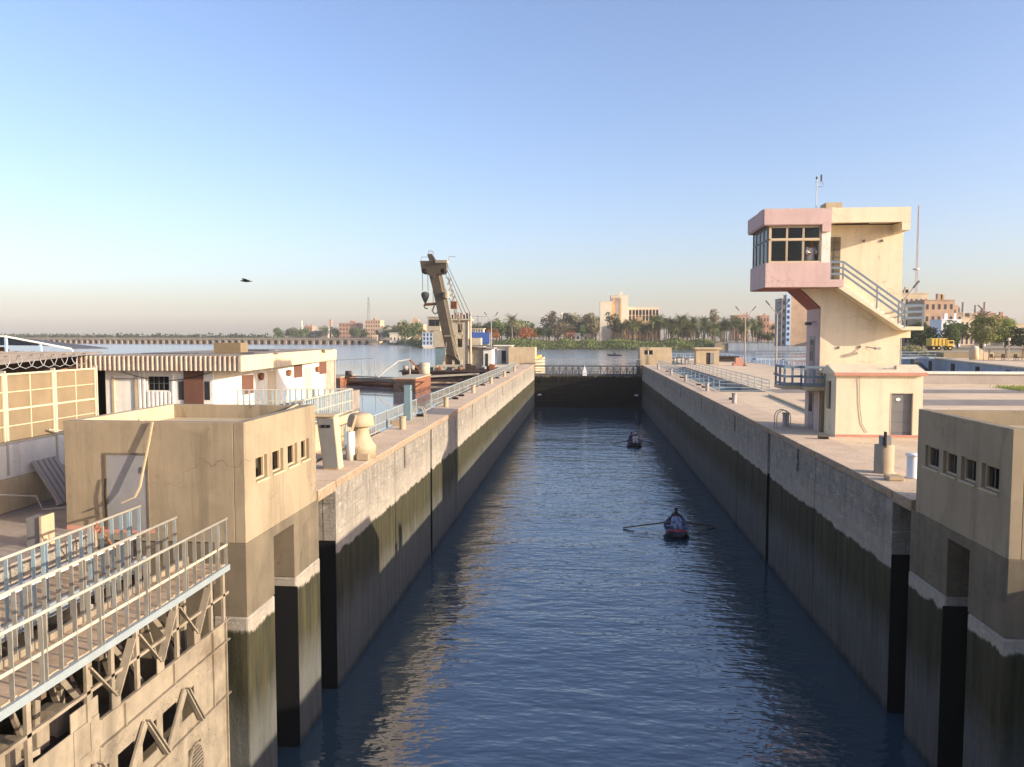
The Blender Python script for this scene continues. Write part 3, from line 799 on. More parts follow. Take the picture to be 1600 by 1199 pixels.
MB().box(19.0, 23.5, 136.7, 139.8, 9.855, 10.2).build('roof', 'plasterlight', t, bevel=.04)
# low broken wall and stacked stop logs on the far plaza
random.seed(3)
for i, (x, y, w, h, lab) in enumerate([(15.5, 141, 1.2, .8, 'left'), (17.0, 141.5, 1.0, 1.0, 'middle'), (18.3, 141, .8, .7, 'right')]):
    t = thing('trestle', 'pale concrete trestle, %s of three beside the far abutment' % lab, 'trestle', (x, y, DK))
    MB().box(x-w/2, x+w/2, y, y+.5, 7.25+h, 7.25+h+.25).build('beam', 'plasterlight', t)
    MB().box(x-w/2, x-w/2+.2, y, y+.5, 7.25, 7.25+h).build('leg', 'plasterlight', t)
    MB().box(x+w/2-.2, x+w/2, y, y+.5, 7.25, 7.25+h).build('leg', 'plasterlight', t)
for i, (x0, x1, y, m, lab) in enumerate([(23.8, 29, 152, 'rustdark', 'dark steel stop log stacked behind the tiny hut'), (24.5, 30, 154.5, 'rustdark', 'dark steel stop log lying farthest behind the tiny hut')]):
    t = thing('stop_log', lab, 'beam', (x0, y, DK))
    MB().box(x0, x1, y, y+.9, 7.28, 7.55).build('flange', m, t); MB().box(x0, x1, y+.35, y+.5, 7.55, 8.1).build('web', m, t); MB().box(x0, x1, y, y+.9, 8.1, 8.3).build('flange', m, t)
t = thing('crate_block', 'terracotta block on the far plaza right of the tiny hut', 'block', (25.5, 133, DK))
MB().box(24.7, 26.6, 132, 133.4, 7.275, 7.7).build('plinth', 'terracotta', t, bevel=.03); MB().box(25.1, 26.2, 132.3, 133.1, 7.7, 8.6).build('body', 'terracotta', t, bevel=.03)

# ================================================================== railings
def railing(name, label, path, h, spacing, m_rail, m_bar, mids=(.5,), post_every=2.0, z=DK, bar_w=.045, group=None, maxbars=290):
    t = thing(name, label, 'railing', (path[0][0], path[0][1], z), group)
    for (xa, ya), (xb, yb) in zip(path, path[1:]):
        L = math.hypot(xb-xa, yb-ya); rz = math.atan2(yb-ya, xb-xa)
        MB().bar((xa, ya, z+h), (xb, yb, z+h), .06, .05).build('top_rail', m_rail, t)
        MB().bar((xa, ya, z+.08), (xb, yb, z+.08), .04, .04).build('bottom_rail', m_rail, t)
        for f in mids: MB().bar((xa, ya, z+h*f), (xb, yb, z+h*f), .05, .04).build('mid_rail', m_rail, t)
        n = max(1, round(L/post_every))
        pm = mesh_of(MB().box(-.035, .035, -.035, .035, 0, h-.026), 'post', m_rail)
        for i in range(n+1):
            inst('post', pm, t, (xa+(xb-xa)*i/n, ya+(yb-ya)*i/n, z), rz)
        if spacing:
            nb = int(L/spacing)
            bm_ = MB().box(-bar_w/2, bar_w/2, -.008, .008, .1, h-.03)
            me = mesh_of(bm_, 'bar', m_bar)
            rest = MB()
            for i in range(1, nb):
                x = xa+(xb-xa)*i/nb; y = ya+(yb-ya)*i/nb
                if i < maxbars: inst('bar', me, t, (x, y, z), rz)
                else: rest.box(x-.01, x+.01, y-bar_w/2, y+bar_w/2, z+.1, z+h-.03)
            if rest.v:
                o = rest.build('far_bars', m_bar, t); o['kind'] = 'stuff'
    return t
railing('deck_railing', 'long blue grey barred railing along the back of the left deck', [(-10.38, 33.2), (-10.38, 118)], .95, .30, 'railblue', 'railgrey', (.45,), 2.4, bar_w=.10)
railing('walkway_railing', 'white barred railing on top of the cream block, left of the lock', [(-11.45, 37.9), (-16.8, 36.6)], 1.12, .27, 'railpale', 'railblue', (.5,), 1.8, 8.45, .10)
railing('walkway_railing', 'white barred railing running toward the camera on the cream block', [(-11.45, 37.8), (-11.45, 31)], 1.12, .27, 'railpale', 'railblue', (.5,), 1.8, 8.45, .10)
b = thing('concrete_block', 'cream concrete block carrying a white railing, left of the lock', 'block', (-13, 34, 7.26))
MB().box(-17, -11.3, 31, 38, 7.264, 8.45).build('body', 'plasterlight', b, bevel=.02)
MB().box(-11.299, -11.2, 31, 38.02, 8.2, 8.46).build('edge', 'plasterlight', b)
rp = 'blue rail around the sunken pit on the right deck'
railing('pit_railing', 'pale blue railing around the sunken pit on the right plaza', [(11.95, 70.2), (16.25, 70.2), (16.25, 127.2), (11.95, 127.2), (11.95, 70.2)], 1.0, 0, 'railblue', 'railblue', (.35, .68), 3.0)
for i in range(7):
    MB_ = MB().box(11.99, 16.2, 74+i*8, 74.5+i*8, 6.6, 6.95)
    tag(MB_.build('pit_beam', 'railblue'), 'blue grey beam spanning the sunken pit, %s from the near end' % ['first', 'second', 'third', 'fourth', 'fifth', 'sixth', 'seventh'][i], 'beam', 'beams across the sunken pit')
# concrete lamp stump with bracket standing by the left rail
t = thing('bracket_post', 'square concrete post with rusty brackets beside the left railing', 'post', (-10.2, 44.5, DK))
MB().box(-10.36, -9.96, 44.3, 44.75, 7.28, 9.35).build('post', 'cranegreen', t, bevel=.02)
for s in (-1, 1):
    MB().bar((-10.16, 44.5, 8.9), (-10.16+s*.85, 44.5, 9.5), .05, .07, (0,1,0)).build('bracket', 'rustdark', t)
MB().box(-11.1, -9.2, 44.4, 44.6, 9.5, 9.56).build('arm', 'rustdark', t)
MB().box(-10.5, -9.9, 41.6, 42.6, 7.30, 7.55).build('base_box', 'plank', t)
# bollards: small and large
def bollard_mesh(t, x, y, r, h, m, cap):
    MB().lathe([(r*1.12, 0), (r*1.12, .03), (r, .04), (r, h)], (x, y, DK), 16).build('shaft', m, t, True)
    if cap: MB().lathe([(r*1.25, 0), (r*1.3, .03), (r*1.1, .06)], (x, y, DK+h), 16).build('cap', m, t, True)
def bollard(label, x, y, r, h, m, cap, group=None):
    t = thing('bollard', label, 'bollard', (x, y, DK), group); bollard_mesh(t, x, y, r, h, m, cap); return t
names = ['nearest', 'second', 'third', 'fourth', 'fifth', 'farthest']
for i, y in enumerate([40.1, 53.1, 66.5, 79.5, 93, 106.5]):
    bollard('%s pale round bollard along the left deck' % names[i], -9.45, y, .17, .62, 'beige', True, 'mooring bollards on the left deck')
for i, y in enumerate([43.4, 58, 70.5, 85.5, 99.5, 116.6]):
    bollard('%s grey round bollard along the right deck' % names[i], 10.95, y, .17, .68, 'dullwall', True, 'mooring bollards on the right deck')
for i, y in enumerate([46.5, 59.5, 62.5, 76, 89, 102]):
    t = thing('deck_cleat', '%s small dark mooring ring box on the left deck' % names[i], 'cleat', (-9.9, y, DK), 'cleats on the left deck')
    MB().box(-10.1, -9.65, y, y+.25, DK+.002, DK+.16).build('box', 'rustdark', t); MB().box(-10.02, -9.72, y-.02, y, DK+.03, DK+.12).build('opening', 'black', t)
for i, y in enumerate([38, 61, 75, 78.5, 92, 108]):
    t = thing('deck_cleat', '%s small dark mooring ring box on the right deck' % names[i], 'cleat', (11.4, y, DK), 'cleats on the right deck')
    MB().box(11.15, 11.6, y, y+.25, DK+.002, DK+.16).build('box', 'plasterlow', t); MB().box(11.2, 11.55, y-.02, y, DK+.03, DK+.12).build('opening', 'black', t)
t = bollard('stout white capstan post near the dark slot on the right deck', 10.75, 28.9, .33, 1.0, 'beige', False)
MB().box(10.62, 10.95, 28.75, 29.1, 8.3, 8.62).build('switch_box', 'greypaint', t, bevel=.02)
MB().box(10.66, 10.7, 28.55, 28.74, 8.25, 8.8).build('flag', 'rustdark', t)
bollard('short white bollard beside the right machinery house', 11.35, 27.9, .2, .78, 'whitepaint', True)
tag(MB().box(10.3, 10.8, 27.2, 27.7, 7.31, 7.45).build('kerb_block', 'beige', bevel=.02), 'low pale block on the coping below the capstan post', 'block')
# ventilator (mushroom cowl) and cabinet on the left deck
t = thing('ventilator_cowl', 'beige mushroom shaped ventilator on the left deck edge', 'ventilator', (-8.9, 30.3, DK))
cx, cy = -8.9, 30.5
MB().lathe([(.60, 0), (.60, .4), (.62, .45), (.56, .55), (.44, .72), (.34, .95), (.32, 1.15), (.34, 1.3)], (cx, cy, DK), 28).build('base', 'beige', t, True)
MB().lathe([(.50, 0), (.54, .04), (.52, .25), (.47, .42), (.40, .50), (.2, .545), (.01, .555)], (cx, cy, DK+1.28), 28).build('hood', 'beige', t, True)
MB().tube([(cx-.25, cy-.55, DK), (cx-.25, cy-.55, DK+1.12)], .17, 16).build('pipe', 'white', t, True)
MB().bar((cx-.2, cy-.56, DK+1.12), (cx-.02, cy-.5, DK+1.78), .05, .09).build('lever', 'beige', t)
MB().box(cx+.02, cx+.5, cy-.72, cy-.5, DK+.02, DK+.25).build('foot_box', 'beige', t, bevel=.02)
for k in range(3):
    MB().bar((cx-.9+.12*k, cy-.7, DK+.1), (cx-.4+.05*k, cy-.45, DK+.62), .03, .03).build('stay', 'railpale', t)
t = thing('control_cabinet', 'slanted grey control cabinet standing on the left deck', 'cabinet', (-9.13, 28, DK))
MB().prism([(-9.51, DK), (-8.91, DK), (-9.08, DK+1.95), (-9.75, DK+1.95)], 'y', 27.7, 28.25).build('body', 'plasterlight', t, bevel=.02)
MB().prism([(-9.46, DK+.06), (-8.95, DK+.06), (-9.11, DK+1.88), (-9.69, DK+1.88)], 'y', 27.66, 27.699).build('door', 'cabinetgrey', t)
for d in (-.32, -.12): MB().box(-9.35+d+.12, -9.21+d+.12, 27.63, 27.66, DK+1.55, DK+1.65).build('gauge', 'black', t)
MB().box(-9.88, -9.03, 27.6, 28.35, DK+1.955, DK+2.02).build('cap', 'plasterlight', t)
t = thing('marker_post', 'short white post beside the left machinery house', 'post', (-9.6, 25.6, DK))
MB().box(-9.75, -9.6, 25.5, 25.7, DK, DK+.75).build('post', 'whitepaint', t, bevel=.02); MB().box(-9.95, -9.45, 25.3, 25.6, DK+.002, DK+.1).build('foot', 'whitepaint', t)
tag(MB().box(-12.2, -10.4, 24.6, 26.2, 7.27, 8.9).build('plinth_wall', 'sheetcream', bevel=.02), 'cream block wall behind the grey control cabinet', 'block')

# ================================================================== control tower
T = thing('control_tower', 'cream and pink lock control tower with outside stair', 'tower', (14, 40, DK))
# base house with small gable roof
MB().grid('y', 12.25, 16.3, 7.24, 10.3, [(14.84, 15.84, 7.32, 9.42)], 39.2, 39.45).build('base_wall', 'cream', T)
MB().grid('x', 39.453, 41.38, 7.24, 10.28, [(40.0, 40.75, 8.55, 9.95)], 12.25, 12.5).build('base_wall', 'cream', T)
MB().box(12.503, 16.3, 39.453, 41.38, 7.24, 10.28).build('base_core', 'cream', T)
MB().box(16.05, 16.3, 39.2, 39.46, 7.26, 7.27).build('threshold', 'coping', T)
rf = MB().prism([(39.05, 10.30), (39.05, 10.42), (40.25, 10.78), (41.39, 10.44), (41.39, 10.30)], 'x', 12.12, 16.42).build('base_roof', 'cream', T)
MB().box(12.10, 16.44, 39.02, 39.049, 10.28, 10.43).build('eave', 'terracotta', rf)
MB().box(12.24, 16.3, 39.185, 39.199, 7.28, 7.4).build('skirting', 'terracotta', T)
d = MB().box(14.84, 15.84, 39.32, 39.36, 7.32, 9.42).build('door', 'cabinetgrey', T)
for k in range(4): MB().box(14.86, 15.82, 39.312, 39.319, 7.5+k*.5, 7.515+k*.5).build('groove', 'darkgrey', d)
MB().prism([(15.2+.11*math.cos(k*.5236), 9.12+.08*math.sin(k*.5236)) for k in range(12)], 'y', 39.30, 39.31).build('badge', 'whitepaint', d)
for x in (14.80, 15.845): MB().box(x, x+.035, 39.19, 39.35, 7.3, 9.45).build('frame', 'sandwall', d)
w = MB().box(12.38, 12.40, 40.0, 40.75, 8.55, 9.95).build('window', 'screen', T)
MB().box(12.30, 12.36, 40.34, 40.41, 8.55, 9.95).build('mullion', 'darkgrey', w)
# shaft
sx0, sx1, sy0, sy1 = 12.05, 16.02, 41.4, 43.8
poly = [(sx0, 7.24), (sx1, 7.24), (sx1, 17.86), (sx0-1.02, 17.86), (sx0-1.02, 14.62), (sx0-.98, 14.6), (sx0, 13.72)]
MB().prism([(sx0+.03, 7.24), (sx1, 7.24), (sx1, 17.8), (sx0+.03, 17.8)], 'y', sy0, sy1).build('shaft', 'cream', T)
MB().prism([(sx0+.029, 13.66), (sx0+.029, 14.62), (sx0-1.0, 14.62)], 'y', sy0, sy1).build('corbel', 'cream', T)
MB().box(sx0, sx0+.029, sy0+.12, sy1, 7.24, 13.62).build('side_panel', 'pink', T)
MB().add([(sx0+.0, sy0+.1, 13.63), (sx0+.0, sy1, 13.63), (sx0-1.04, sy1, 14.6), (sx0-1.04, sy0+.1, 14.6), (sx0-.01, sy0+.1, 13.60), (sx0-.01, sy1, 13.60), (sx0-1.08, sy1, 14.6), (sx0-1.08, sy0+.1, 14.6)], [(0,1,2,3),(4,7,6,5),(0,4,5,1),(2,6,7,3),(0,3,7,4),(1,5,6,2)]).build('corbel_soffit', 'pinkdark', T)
for z0, z1 in ((10.0, 12.2), (7.3, 9.4)):
    dd = MB().box(sx0-.03, sx0-.001, 42.2, 43.1, z0, z1).build('door', 'greypaint', T)
    MB().box(sx0-.04, sx0-.031, 42.35, 42.95, z0+.9, z1-.2).build('pane', 'glassdark', dd)
# balcony
bl = MB().prism([(10.35, 42.0), (12.04, 41.45), (12.24, 41.45), (12.24, 41.39), (12.04, 41.38), (12.04, 43.6), (10.35, 43.6)], 'z', 9.42, 9.6)
bl = MB().box(10.35, 12.04, 41.6, 43.6, 9.42, 9.6).build('balcony_slab', 'plasterlight', T)
MB().box(11.2, 12.24, 40.9, 41.59, 9.42, 9.6).build('balcony_slab', 'plasterlight', T)
for pts in ([(10.4,43.5),(10.4,41.65),(11.25,41.65),(11.25,40.95),(12.2,40.95)],):
    for z in (9.72, 10.1, 10.6):
        for a, b in zip(pts, pts[1:]):
            MB().bar((*a, z), (*b, z), .06, .12).build('balcony_rail', 'towerrail', T)
    for x, y in pts + [(10.4, 42.6), (10.8, 41.65), (11.7, 40.95)]:
        MB().box(x-.045, x+.045, y-.045, y+.045, 9.6, 10.6).build('balcony_post', 'towerrail', T)
MB().box(12.1, 12.24, 41.0, 41.35, 7.26, 9.4).build('strut_wall', 'screen', T)
# cabin
cx0, cx1, cy0, cy1 = 9.05, 12.2, 40.4, 44.0
MB().box(cx0, 12.85, cy0, 41.38, 14.63, 14.85).build('cabin_floor', 'pink', T)
MB().box(cx0, 12.04, 41.383, cy1, 14.63, 14.85).build('cabin_floor', 'pink', T)
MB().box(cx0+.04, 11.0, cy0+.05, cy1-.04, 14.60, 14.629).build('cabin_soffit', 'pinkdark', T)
MB().box(cx0, cx1, cy0, cy0+.2, 14.853, 15.84).build('parapet', 'pink', T)
MB().box(cx0, cx0+.2, cy0+.203, cy1, 14.853, 15.84).build('parapet', 'pink', T)
MB().box(cx0+.203, cx1, cy1-.2, cy1, 14.853, 15.84).build('parapet', 'pink', T)
MB().box(12.2, 12.85, cy0-.0, cy0+.12, 14.853, 15.0).build('kerb', 'pink', T)
MB().box(cx0+.203, 11.7, cy1-.18, cy1-.02, 15.843, 17.66).build('back_wall', 'sandwall', T)
MB().box(cx0+.25, 11.7, 40.65, 43.7, 14.853, 15.15).build('floor_step', 'plank', T)
MB().box(9.7, 10.7, 42.4, 43.2, 15.15, 16.3).build('control_desk', 'dullwall', T)
# windows: front
def pane(ax, a0, a1, z0, z1, t, open_=False, m='cabinglass'):
    fr = MB(); e = .035
    for q in ((a0, a0+e, z0, z1), (a1-e, a1, z0, z1), (a0+e, a1-e, z1-e, z1), (a0+e, a1-e, z0, z0+e)):
        if ax == 'y': fr.box(q[0], q[1], t, t+.05, q[2], q[3])
        else: fr.box(t, t+.05, q[0], q[1], q[2], q[3])
    f = fr.build('window', 'sandwall' if ax == 'y' else 'steelgrey', T)
    if not open_:
        (MB().box(a0+e, a1-e, t+.02, t+.028, z0+e, z1-e) if ax == 'y' else MB().box(t+.02, t+.028, a0+e, a1-e, z0+e, z1-e)).build('pane', m, f)
xs = [9.28, 10.08, 10.88, 11.68]
for k in range(3):
    pane('y', xs[k]+.01, xs[k+1]-.01, 17.03, 17.62, cy0+.06)
    pane('y', xs[k]+.01, xs[k+1]-.01, 15.90, 16.97, cy0+.06, k == 2)
mb = MB(); mb.box(9.2, 11.75, cy0+.04, cy0+.14, 16.97, 17.03); mb.box(9.2, 11.75, cy0+.03, cy0+.16, 15.843, 15.9); mb.box(9.2, 9.28, cy0+.04, cy0+.14, 15.9, 17.66); mb.box(11.68, 11.75, cy0+.04, cy0+.14, 15.9, 17.66); mb.box(9.28, 11.68, cy0+.04, cy0+.14, 17.62, 17.66)
mb.build('window_frame', 'sandwall', T)
ys = [40.65, 41.45, 42.3, 43.15, 43.9]
for k in range(4):
    pane('x', ys[k]+.01, ys[k+1]-.01, 17.03, 17.62, cx0+.1)
    pane('x', ys[k]+.01, ys[k+1]-.01, 15.86, 16.97, cx0+.1)
for y in ys: MB().box(cx0+.09, cx0+.17, y-.04, y+.04, 15.843, 17.66).build('mullion', 'steelgrey', T)
MB().box(11.75, 12.18, cy0+.02, cy0+.2, 15.843, 17.5).build('jamb', 'white', T)
MB().box(12.0, 12.04, 40.62, 41.37, 14.86, 17.6).build('jamb', 'white', T)
# balcony door with bars at the stair head
dd = MB().box(12.24, 12.95, 41.33, 41.36, 14.86, 17.2).build('door', 'plasterlow', T)
for k in range(6): MB().box(12.26, 12.93, 41.31, 41.329, 15.1+k*.36, 15.14+k*.36).build('bar', 'darkgrey', dd)
MB().box(12.62, 12.65, 41.31, 41.329, 14.9, 17.15).build('bar', 'darkgrey', dd)
MB().box(11.72, 11.98, 40.63, 43.75, 14.86, 17.64).build('back_panel', 'white', T)
# roof
MB().box(cx0-.12, 12.12, cy0-.12, cy1+.1, 17.68, 17.85).build('roof_slab', 'pink', T)
MB().box(cx0-.14, 12.15, cy0-.16, cy0-.02, 17.72, 18.5).build('fascia', 'pink', T)
MB().box(cx0-.16, cx0-.02, cy0-.019, cy1+.12, 17.75, 18.48).build('fascia', 'pink', T)
MB().box(11.72, 12.15, cy0-.155, cy0-.03, 17.35, 17.717).build('fascia_drop', 'pink', T)
MB().box(12.153, 15.9, cy0-.16, cy0+.0, 17.78, 18.5).build('fascia', 'cream', T)
MB().box(12.13, 15.78, cy0+.003, sy1, 17.86, 18.1).build('roof_slab', 'cream', T)
MB().box(15.5, 15.9, cy0-.15, sy0-.003, 17.38, 17.777).build('end_beam', 'cream', T)
MB().box(15.785, 15.9, cy0+.003, sy1, 17.78, 18.48).build('fascia', 'cream', T)
MB().box(cx0, 15.78, cy1-.05, cy1+.1, 17.86, 18.45).build('fascia', 'cream', T)
MB().box(12.15, 12.95, 41.2, 42.2, 18.1, 18.92).build('roof_box', 'plasterlight', T)
MB().box(12.96, 13.6, 41.0, 42.0, 18.1, 18.6).build('roof_box', 'sandwall', T)
MB().box(cx0-.1, 9.6, 40.7, 41.8, 18.2, 18.56).build('roof_box', 'pink', T)
MB().box(12.35, 14.0, cy0+.02, cy0+.1, 17.70, 17.76).build('lamp_strip', 'rustdark', T)
MB().tube([(9.9+i*.4, 40.5, 18.5+.05*math.sin(i*2.3)) for i in range(8)], .015, 6).build('cable', 'whitepaint', T)
# stair
st0x, st0z, st1x, st1z = 12.86, 14.75, 15.85, 12.6
ya, yb = 40.45, 41.36
MB().prism([(12.6, 14.60), (12.86, 14.74), (st1x-.05, st1z-.04), (st1x+.02, st1z+.06), (st1x+.9, st1z+.06), (st1x+.9, st1z-.12), (st1x-.1, st1z-.12)], 'y', ya, ya+.14).build('stringer', 'cream', T)
MB().prism([(12.6, 14.60), (12.86, 14.72), (st1x, st1z-.05), (st1x-.1, st1z-.12)], 'y', ya+.142, yb).build('stair_soffit', 'cream', T)
N = 12
for k in range(N):
    x0 = st0x + (st1x-st0x)*k/N; z = st0z - (st0z-st1z)*(k+1)/N
    MB().box(x0, x0+(st1x-st0x)/N-.004, ya+.03, yb, z-.03, z+.12).build('step', 'white', T)
MB().box(st1x+.002, st1x+.9, ya+.145, 43.6, st1z-.12, st1z+.06).build('landing', 'cream', T)
MB().box(sx1+.003, st1x+.75, 41.6, 43.5, st1z-.5, st1z-.125).build('landing_beam', 'cream', T)
for dz in (.42, .72, 1.02):
    MB().bar((12.84, ya+.05, 14.86+dz), (st1x, ya+.05, st1z+.08+dz), .05, .10).build('stair_rail', 'towerrail', T)
    MB().bar((st1x, ya+.05, st1z+.08+dz), (st1x+.86, ya+.05, st1z+.08+dz), .05, .10).build('stair_rail', 'towerrail', T)
    MB().bar((st1x+.86, ya+.05, st1z+.08+dz), (st1x+.86, 43.5, st1z+.08+dz), .05, .10).build('stair_rail', 'towerrail', T)
    MB().bar((12.2, ya+.05, 14.86+dz), (12.84, ya+.05, 14.86+dz), .05, .10).build('stair_rail', 'towerrail', T)
for x, z in ((12.22, 14.86), (12.84, 14.86), (14.5, 13.65), (15.55, 12.9), (st1x+.02, 12.68), (st1x+.86, 12.68)):
    MB().box(x-.03, x+.03, ya+.02, ya+.08, z-.1, z+1.04).build('stair_post', 'towerrail', T)
MB().tube([(16.1, 42.9, 7.25), (16.1, 42.9, 12.1)], .05, 8).build('drain_pipe', 'redbrown', T)
for x, z in ((14.1, 17.0), (15.0, 17.0), (13.0, 11.6), (14.05, 11.65)):
    MB().box(x-.04, x+.04, sy0-.06, sy0-.001, z-.06, z+.06).build('wall_light', 'screen', T)
MB().tube([(13.3,39.16,10.2),(13.33,39.17,9.6),(13.35,39.17,9.0),(13.42,39.17,8.4),(13.5,39.17,7.9),(13.75,39.17,7.5)], .012, 6).build('cable', 'screen', T)
MB().bar((14.3, 41.3, 11.65), (14.75, 41.0, 11.55), .04, .05).build('lamp_arm', 'dullwall', T)
MB().box(14.65, 14.9, 40.9, 41.1, 11.5, 11.62).build('lamp_head', 'dullwall', T)
t = thing('roof_aerial', 'thin weather aerial mast on the tower roof', 'aerial', (11.75, 41.5, 18.1))
MB().tube([(11.75,41.5,18.0),(11.75,41.5,20.2)], .022, 6).build('mast', 'railpale', t)
MB().bar((11.65,41.5,20.0),(12.1,41.5,20.0), .025, .025).build('arm', 'steelgrey', t)
MB().tube([(11.75,41.5,19.75),(12.05,41.5,19.78),(12.1,41.5,19.9),(11.98,41.5,20.0)], .018, 6).build('arm', 'steelgrey', t)
MB().lathe([(.05,0),(.05,.32)], (11.98,41.5,20.05), 8).build('sensor', 'darkgrey', t); MB().lathe([(.05,0),(.05,.12)], (11.75,41.5,20.15), 8).build('sensor', 'darkgrey', t)
t = thing('camera_bracket', 'small security camera on the pink side of the tower shaft', 'camera', (12.0, 42.4, 12.9))
MB().bar((12.03,42.3,12.95),(11.75,42.25,12.85), .05, .05).build('arm', 'steelgrey', t); MB().box(11.55,11.85,42.15,42.35,12.75,12.92).build('housing', 'darkgrey', t)
t = thing('spotlight', 'small spotlight lying on the tower base roof', 'spotlight', (15.1, 39.6, 10.6))
MB().bar((14.6,39.5,10.62),(15.1,39.55,10.64), .04, .04).build('arm', 'dullwall', t); MB().lathe([(.05,0),(.1,.16),(.02,.18)], (15.15,39.55,10.58), 10).build('head', 'dullwall', t)
# ================================================================== left bank: fence, white building, sheds
lw = thing('low_wall', 'low concrete wall under the screened fence at far left', 'wall', (-16.1, 20, 7.26))
MB().box(-16.6, -16.02, 8, 24.6, 7.264, 8.2).build('wall', 'plasterlight', lw, bevel=.02)
MB().box(-16.55, -16.05, 8, 24.55, 8.203, 9.15).build('parapet', 'white', lw, bevel=.02)
fe = thing('screen_fence', 'cream framed fence of brown mesh panels at far left', 'fence', (-16.1, 20, 9.15))
for y0 in (14.2, 16.25, 18.3, 20.35, 22.4):
    y1 = y0 + 1.98
    p = MB().box(-16.12, -16.10, y0+.03, y1-.03, 9.2, 11.12).build('mesh_panel', 'screen', fe)
    fr = MB()
    for y in (y0, y1-.05): fr.box(-16.09, -16.04, y, y+.05, 9.17, 11.15)
    for z in (9.17, 11.1): fr.box(-16.09, -16.04, y0+.05, y1-.05, z, z+.05)
    fr.build('frame', 'sheetcream', p)
    MB().box(-16.095, -16.06, (y0+y1)/2-.015, (y0+y1)/2+.015, 9.22, 11.1).build('bar', 'sheetcream', p)
    for z in (9.66, 10.13, 10.62): MB().box(-16.098, -16.065, y0+.05, y1-.05, z-(.025 if z == 10.13 else .012), z+(.025 if z == 10.13 else .012)).build('bar', 'sheetcream', p)
for y in (16.21, 18.26, 20.31, 22.36, 24.42):
    MB().box(-16.15, -16.02, y-.03, y+.03, 8.3, 11.22).build('post', 'railpale', fe)
bw = thing('barbed_wire', 'coils of barbed wire above the screened fence', 'wire', (-16.1, 20, 11.2))
MB().tube([(-16.1+.18*math.cos(i*.9), 15+i*.07, 11.45+.2*math.sin(i*.9)) for i in range(130)], .012, 4).build('coil', 'steelgrey', bw)
gr = thing('steel_grating', 'ribbed steel panel leaning on the low wall at left', 'panel', (-15.5, 21.8, 7.26))
for k in range(5):
    MB().bar((-15.15, 21.2+k*.22, 7.3), (-15.95, 21.2+k*.22, 8.55), .15, .07, (1,0,0)).build('slat', 'dullwall', gr)
MB().bar((-15.2, 21.1, 7.32), (-15.2, 22.2, 7.32), .08, .08).build('rail', 'dullwall', gr); MB().bar((-15.95, 21.1, 8.5), (-15.95, 22.2, 8.5), .06, .06).build('rail', 'dullwall', gr)
tag(MB().tube([(-15.9,19.6,7.9),(-15.3,20.4,7.7),(-15.2,20.5,7.3),(-14.6,20.9,7.28)], .025, 6).build('pipe', 'railpale'), 'thin bent pipe at the foot of the low wall', 'pipe')
tag(MB().tube([(-15.95,21.9,9.4),(-15.7,22.3,9.3),(-15.55,22.7,8.9),(-15.5,22.9,8.2),(-15.5,22.8,7.3)], .025, 6).build('cable', 'railpale'), 'pale hose hanging down beside the leaning ribbed panel', 'hose')

H = thing('site_office', 'long white sheet clad building with ribbed fascia, left of the lock', 'building', (-25, 50, 7.26))
hx0, hx1, hy0, hy1, hz = -28.6, -21.9, 44.4, 67, 11.0
MB().grid('y', hx0, hx1, 7.26, 10.2, [(-25.95, -24.6, 8.95, 9.78), (-28.1, -26.7, 7.3, 9.65)], hy0, hy0+.2).build('front_wall', 'white', H)
hol = [(47.2, 48.8, 8.35, 9.6)]
MB().grid('x', hy0+.203, hy1, 7.26, 10.2, [], hx1-.2, hx1).build('side_wall', 'white', H)
MB().box(hx0, hx0+.2, hy0+.203, hy1, 7.26, 10.2).build('side_wall', 'white', H)
MB().box(hx0+.203, hx1-.203, hy1-.2, hy1, 7.26, 10.2).build('back_wall', 'white', H)
me = mesh_of(MB().prism([(-.09, 0), (-.06, -.05), (.06, -.05), (.09, 0)], 'z', 0, 2.9), 'cladding_rib', 'white')
for x in [-26.45+.26*k for k in range(9)]:
    if not -26.0 < x < -24.55: inst('cladding_rib', me, H, (x, hy0-.001, 7.27))
me = mesh_of(MB().prism([(-.09, 0), (-.06, -.05), (.06, -.05), (.09, 0)], 'z', 0, 1.6), 'cladding_rib', 'white')
for k in range(6): inst('cladding_rib', me, H, (-25.9+.26*k, hy0-.001, 7.27))
dd = MB().box(-28.05, -26.75, hy0+.05, hy0+.1, 7.3, 9.6).build('door', 'white', H)
for q in ((-28.2, -28.05), (-26.75, -26.6)): MB().box(q[0], q[1], hy0-.05, hy0+.12, 7.3, 9.75).build('frame', 'plasterlight', dd)
w = MB().box(-25.95, -24.6, hy0+.15, hy0+.18, 8.95, 9.78).build('window', 'black', H)
for k in range(5): MB().box(-25.9+k*.31, -25.86+k*.31, hy0+.03, hy0+.06, 8.95, 9.78).build('bar', 'darkgrey', w)
MB().box(-25.95, -24.6, hy0+.03, hy0+.06, 9.35, 9.38).build('bar', 'darkgrey', w)
MB().box(-23.65, -22.45, hy0-.09, hy0-.02, 7.5, 10.2).build('door', 'redbrown', H)
for x in (-24.0, -22.4):
    w = MB().box(x, x+.32, hy0-.03, hy0-.001, 8.4, 9.5).build('window', 'glassdark', H)
    MB().box(x-.06, x+.38, hy0-.025, hy0-.0005, 9.5, 9.57).build('frame', 'steelgrey', w)
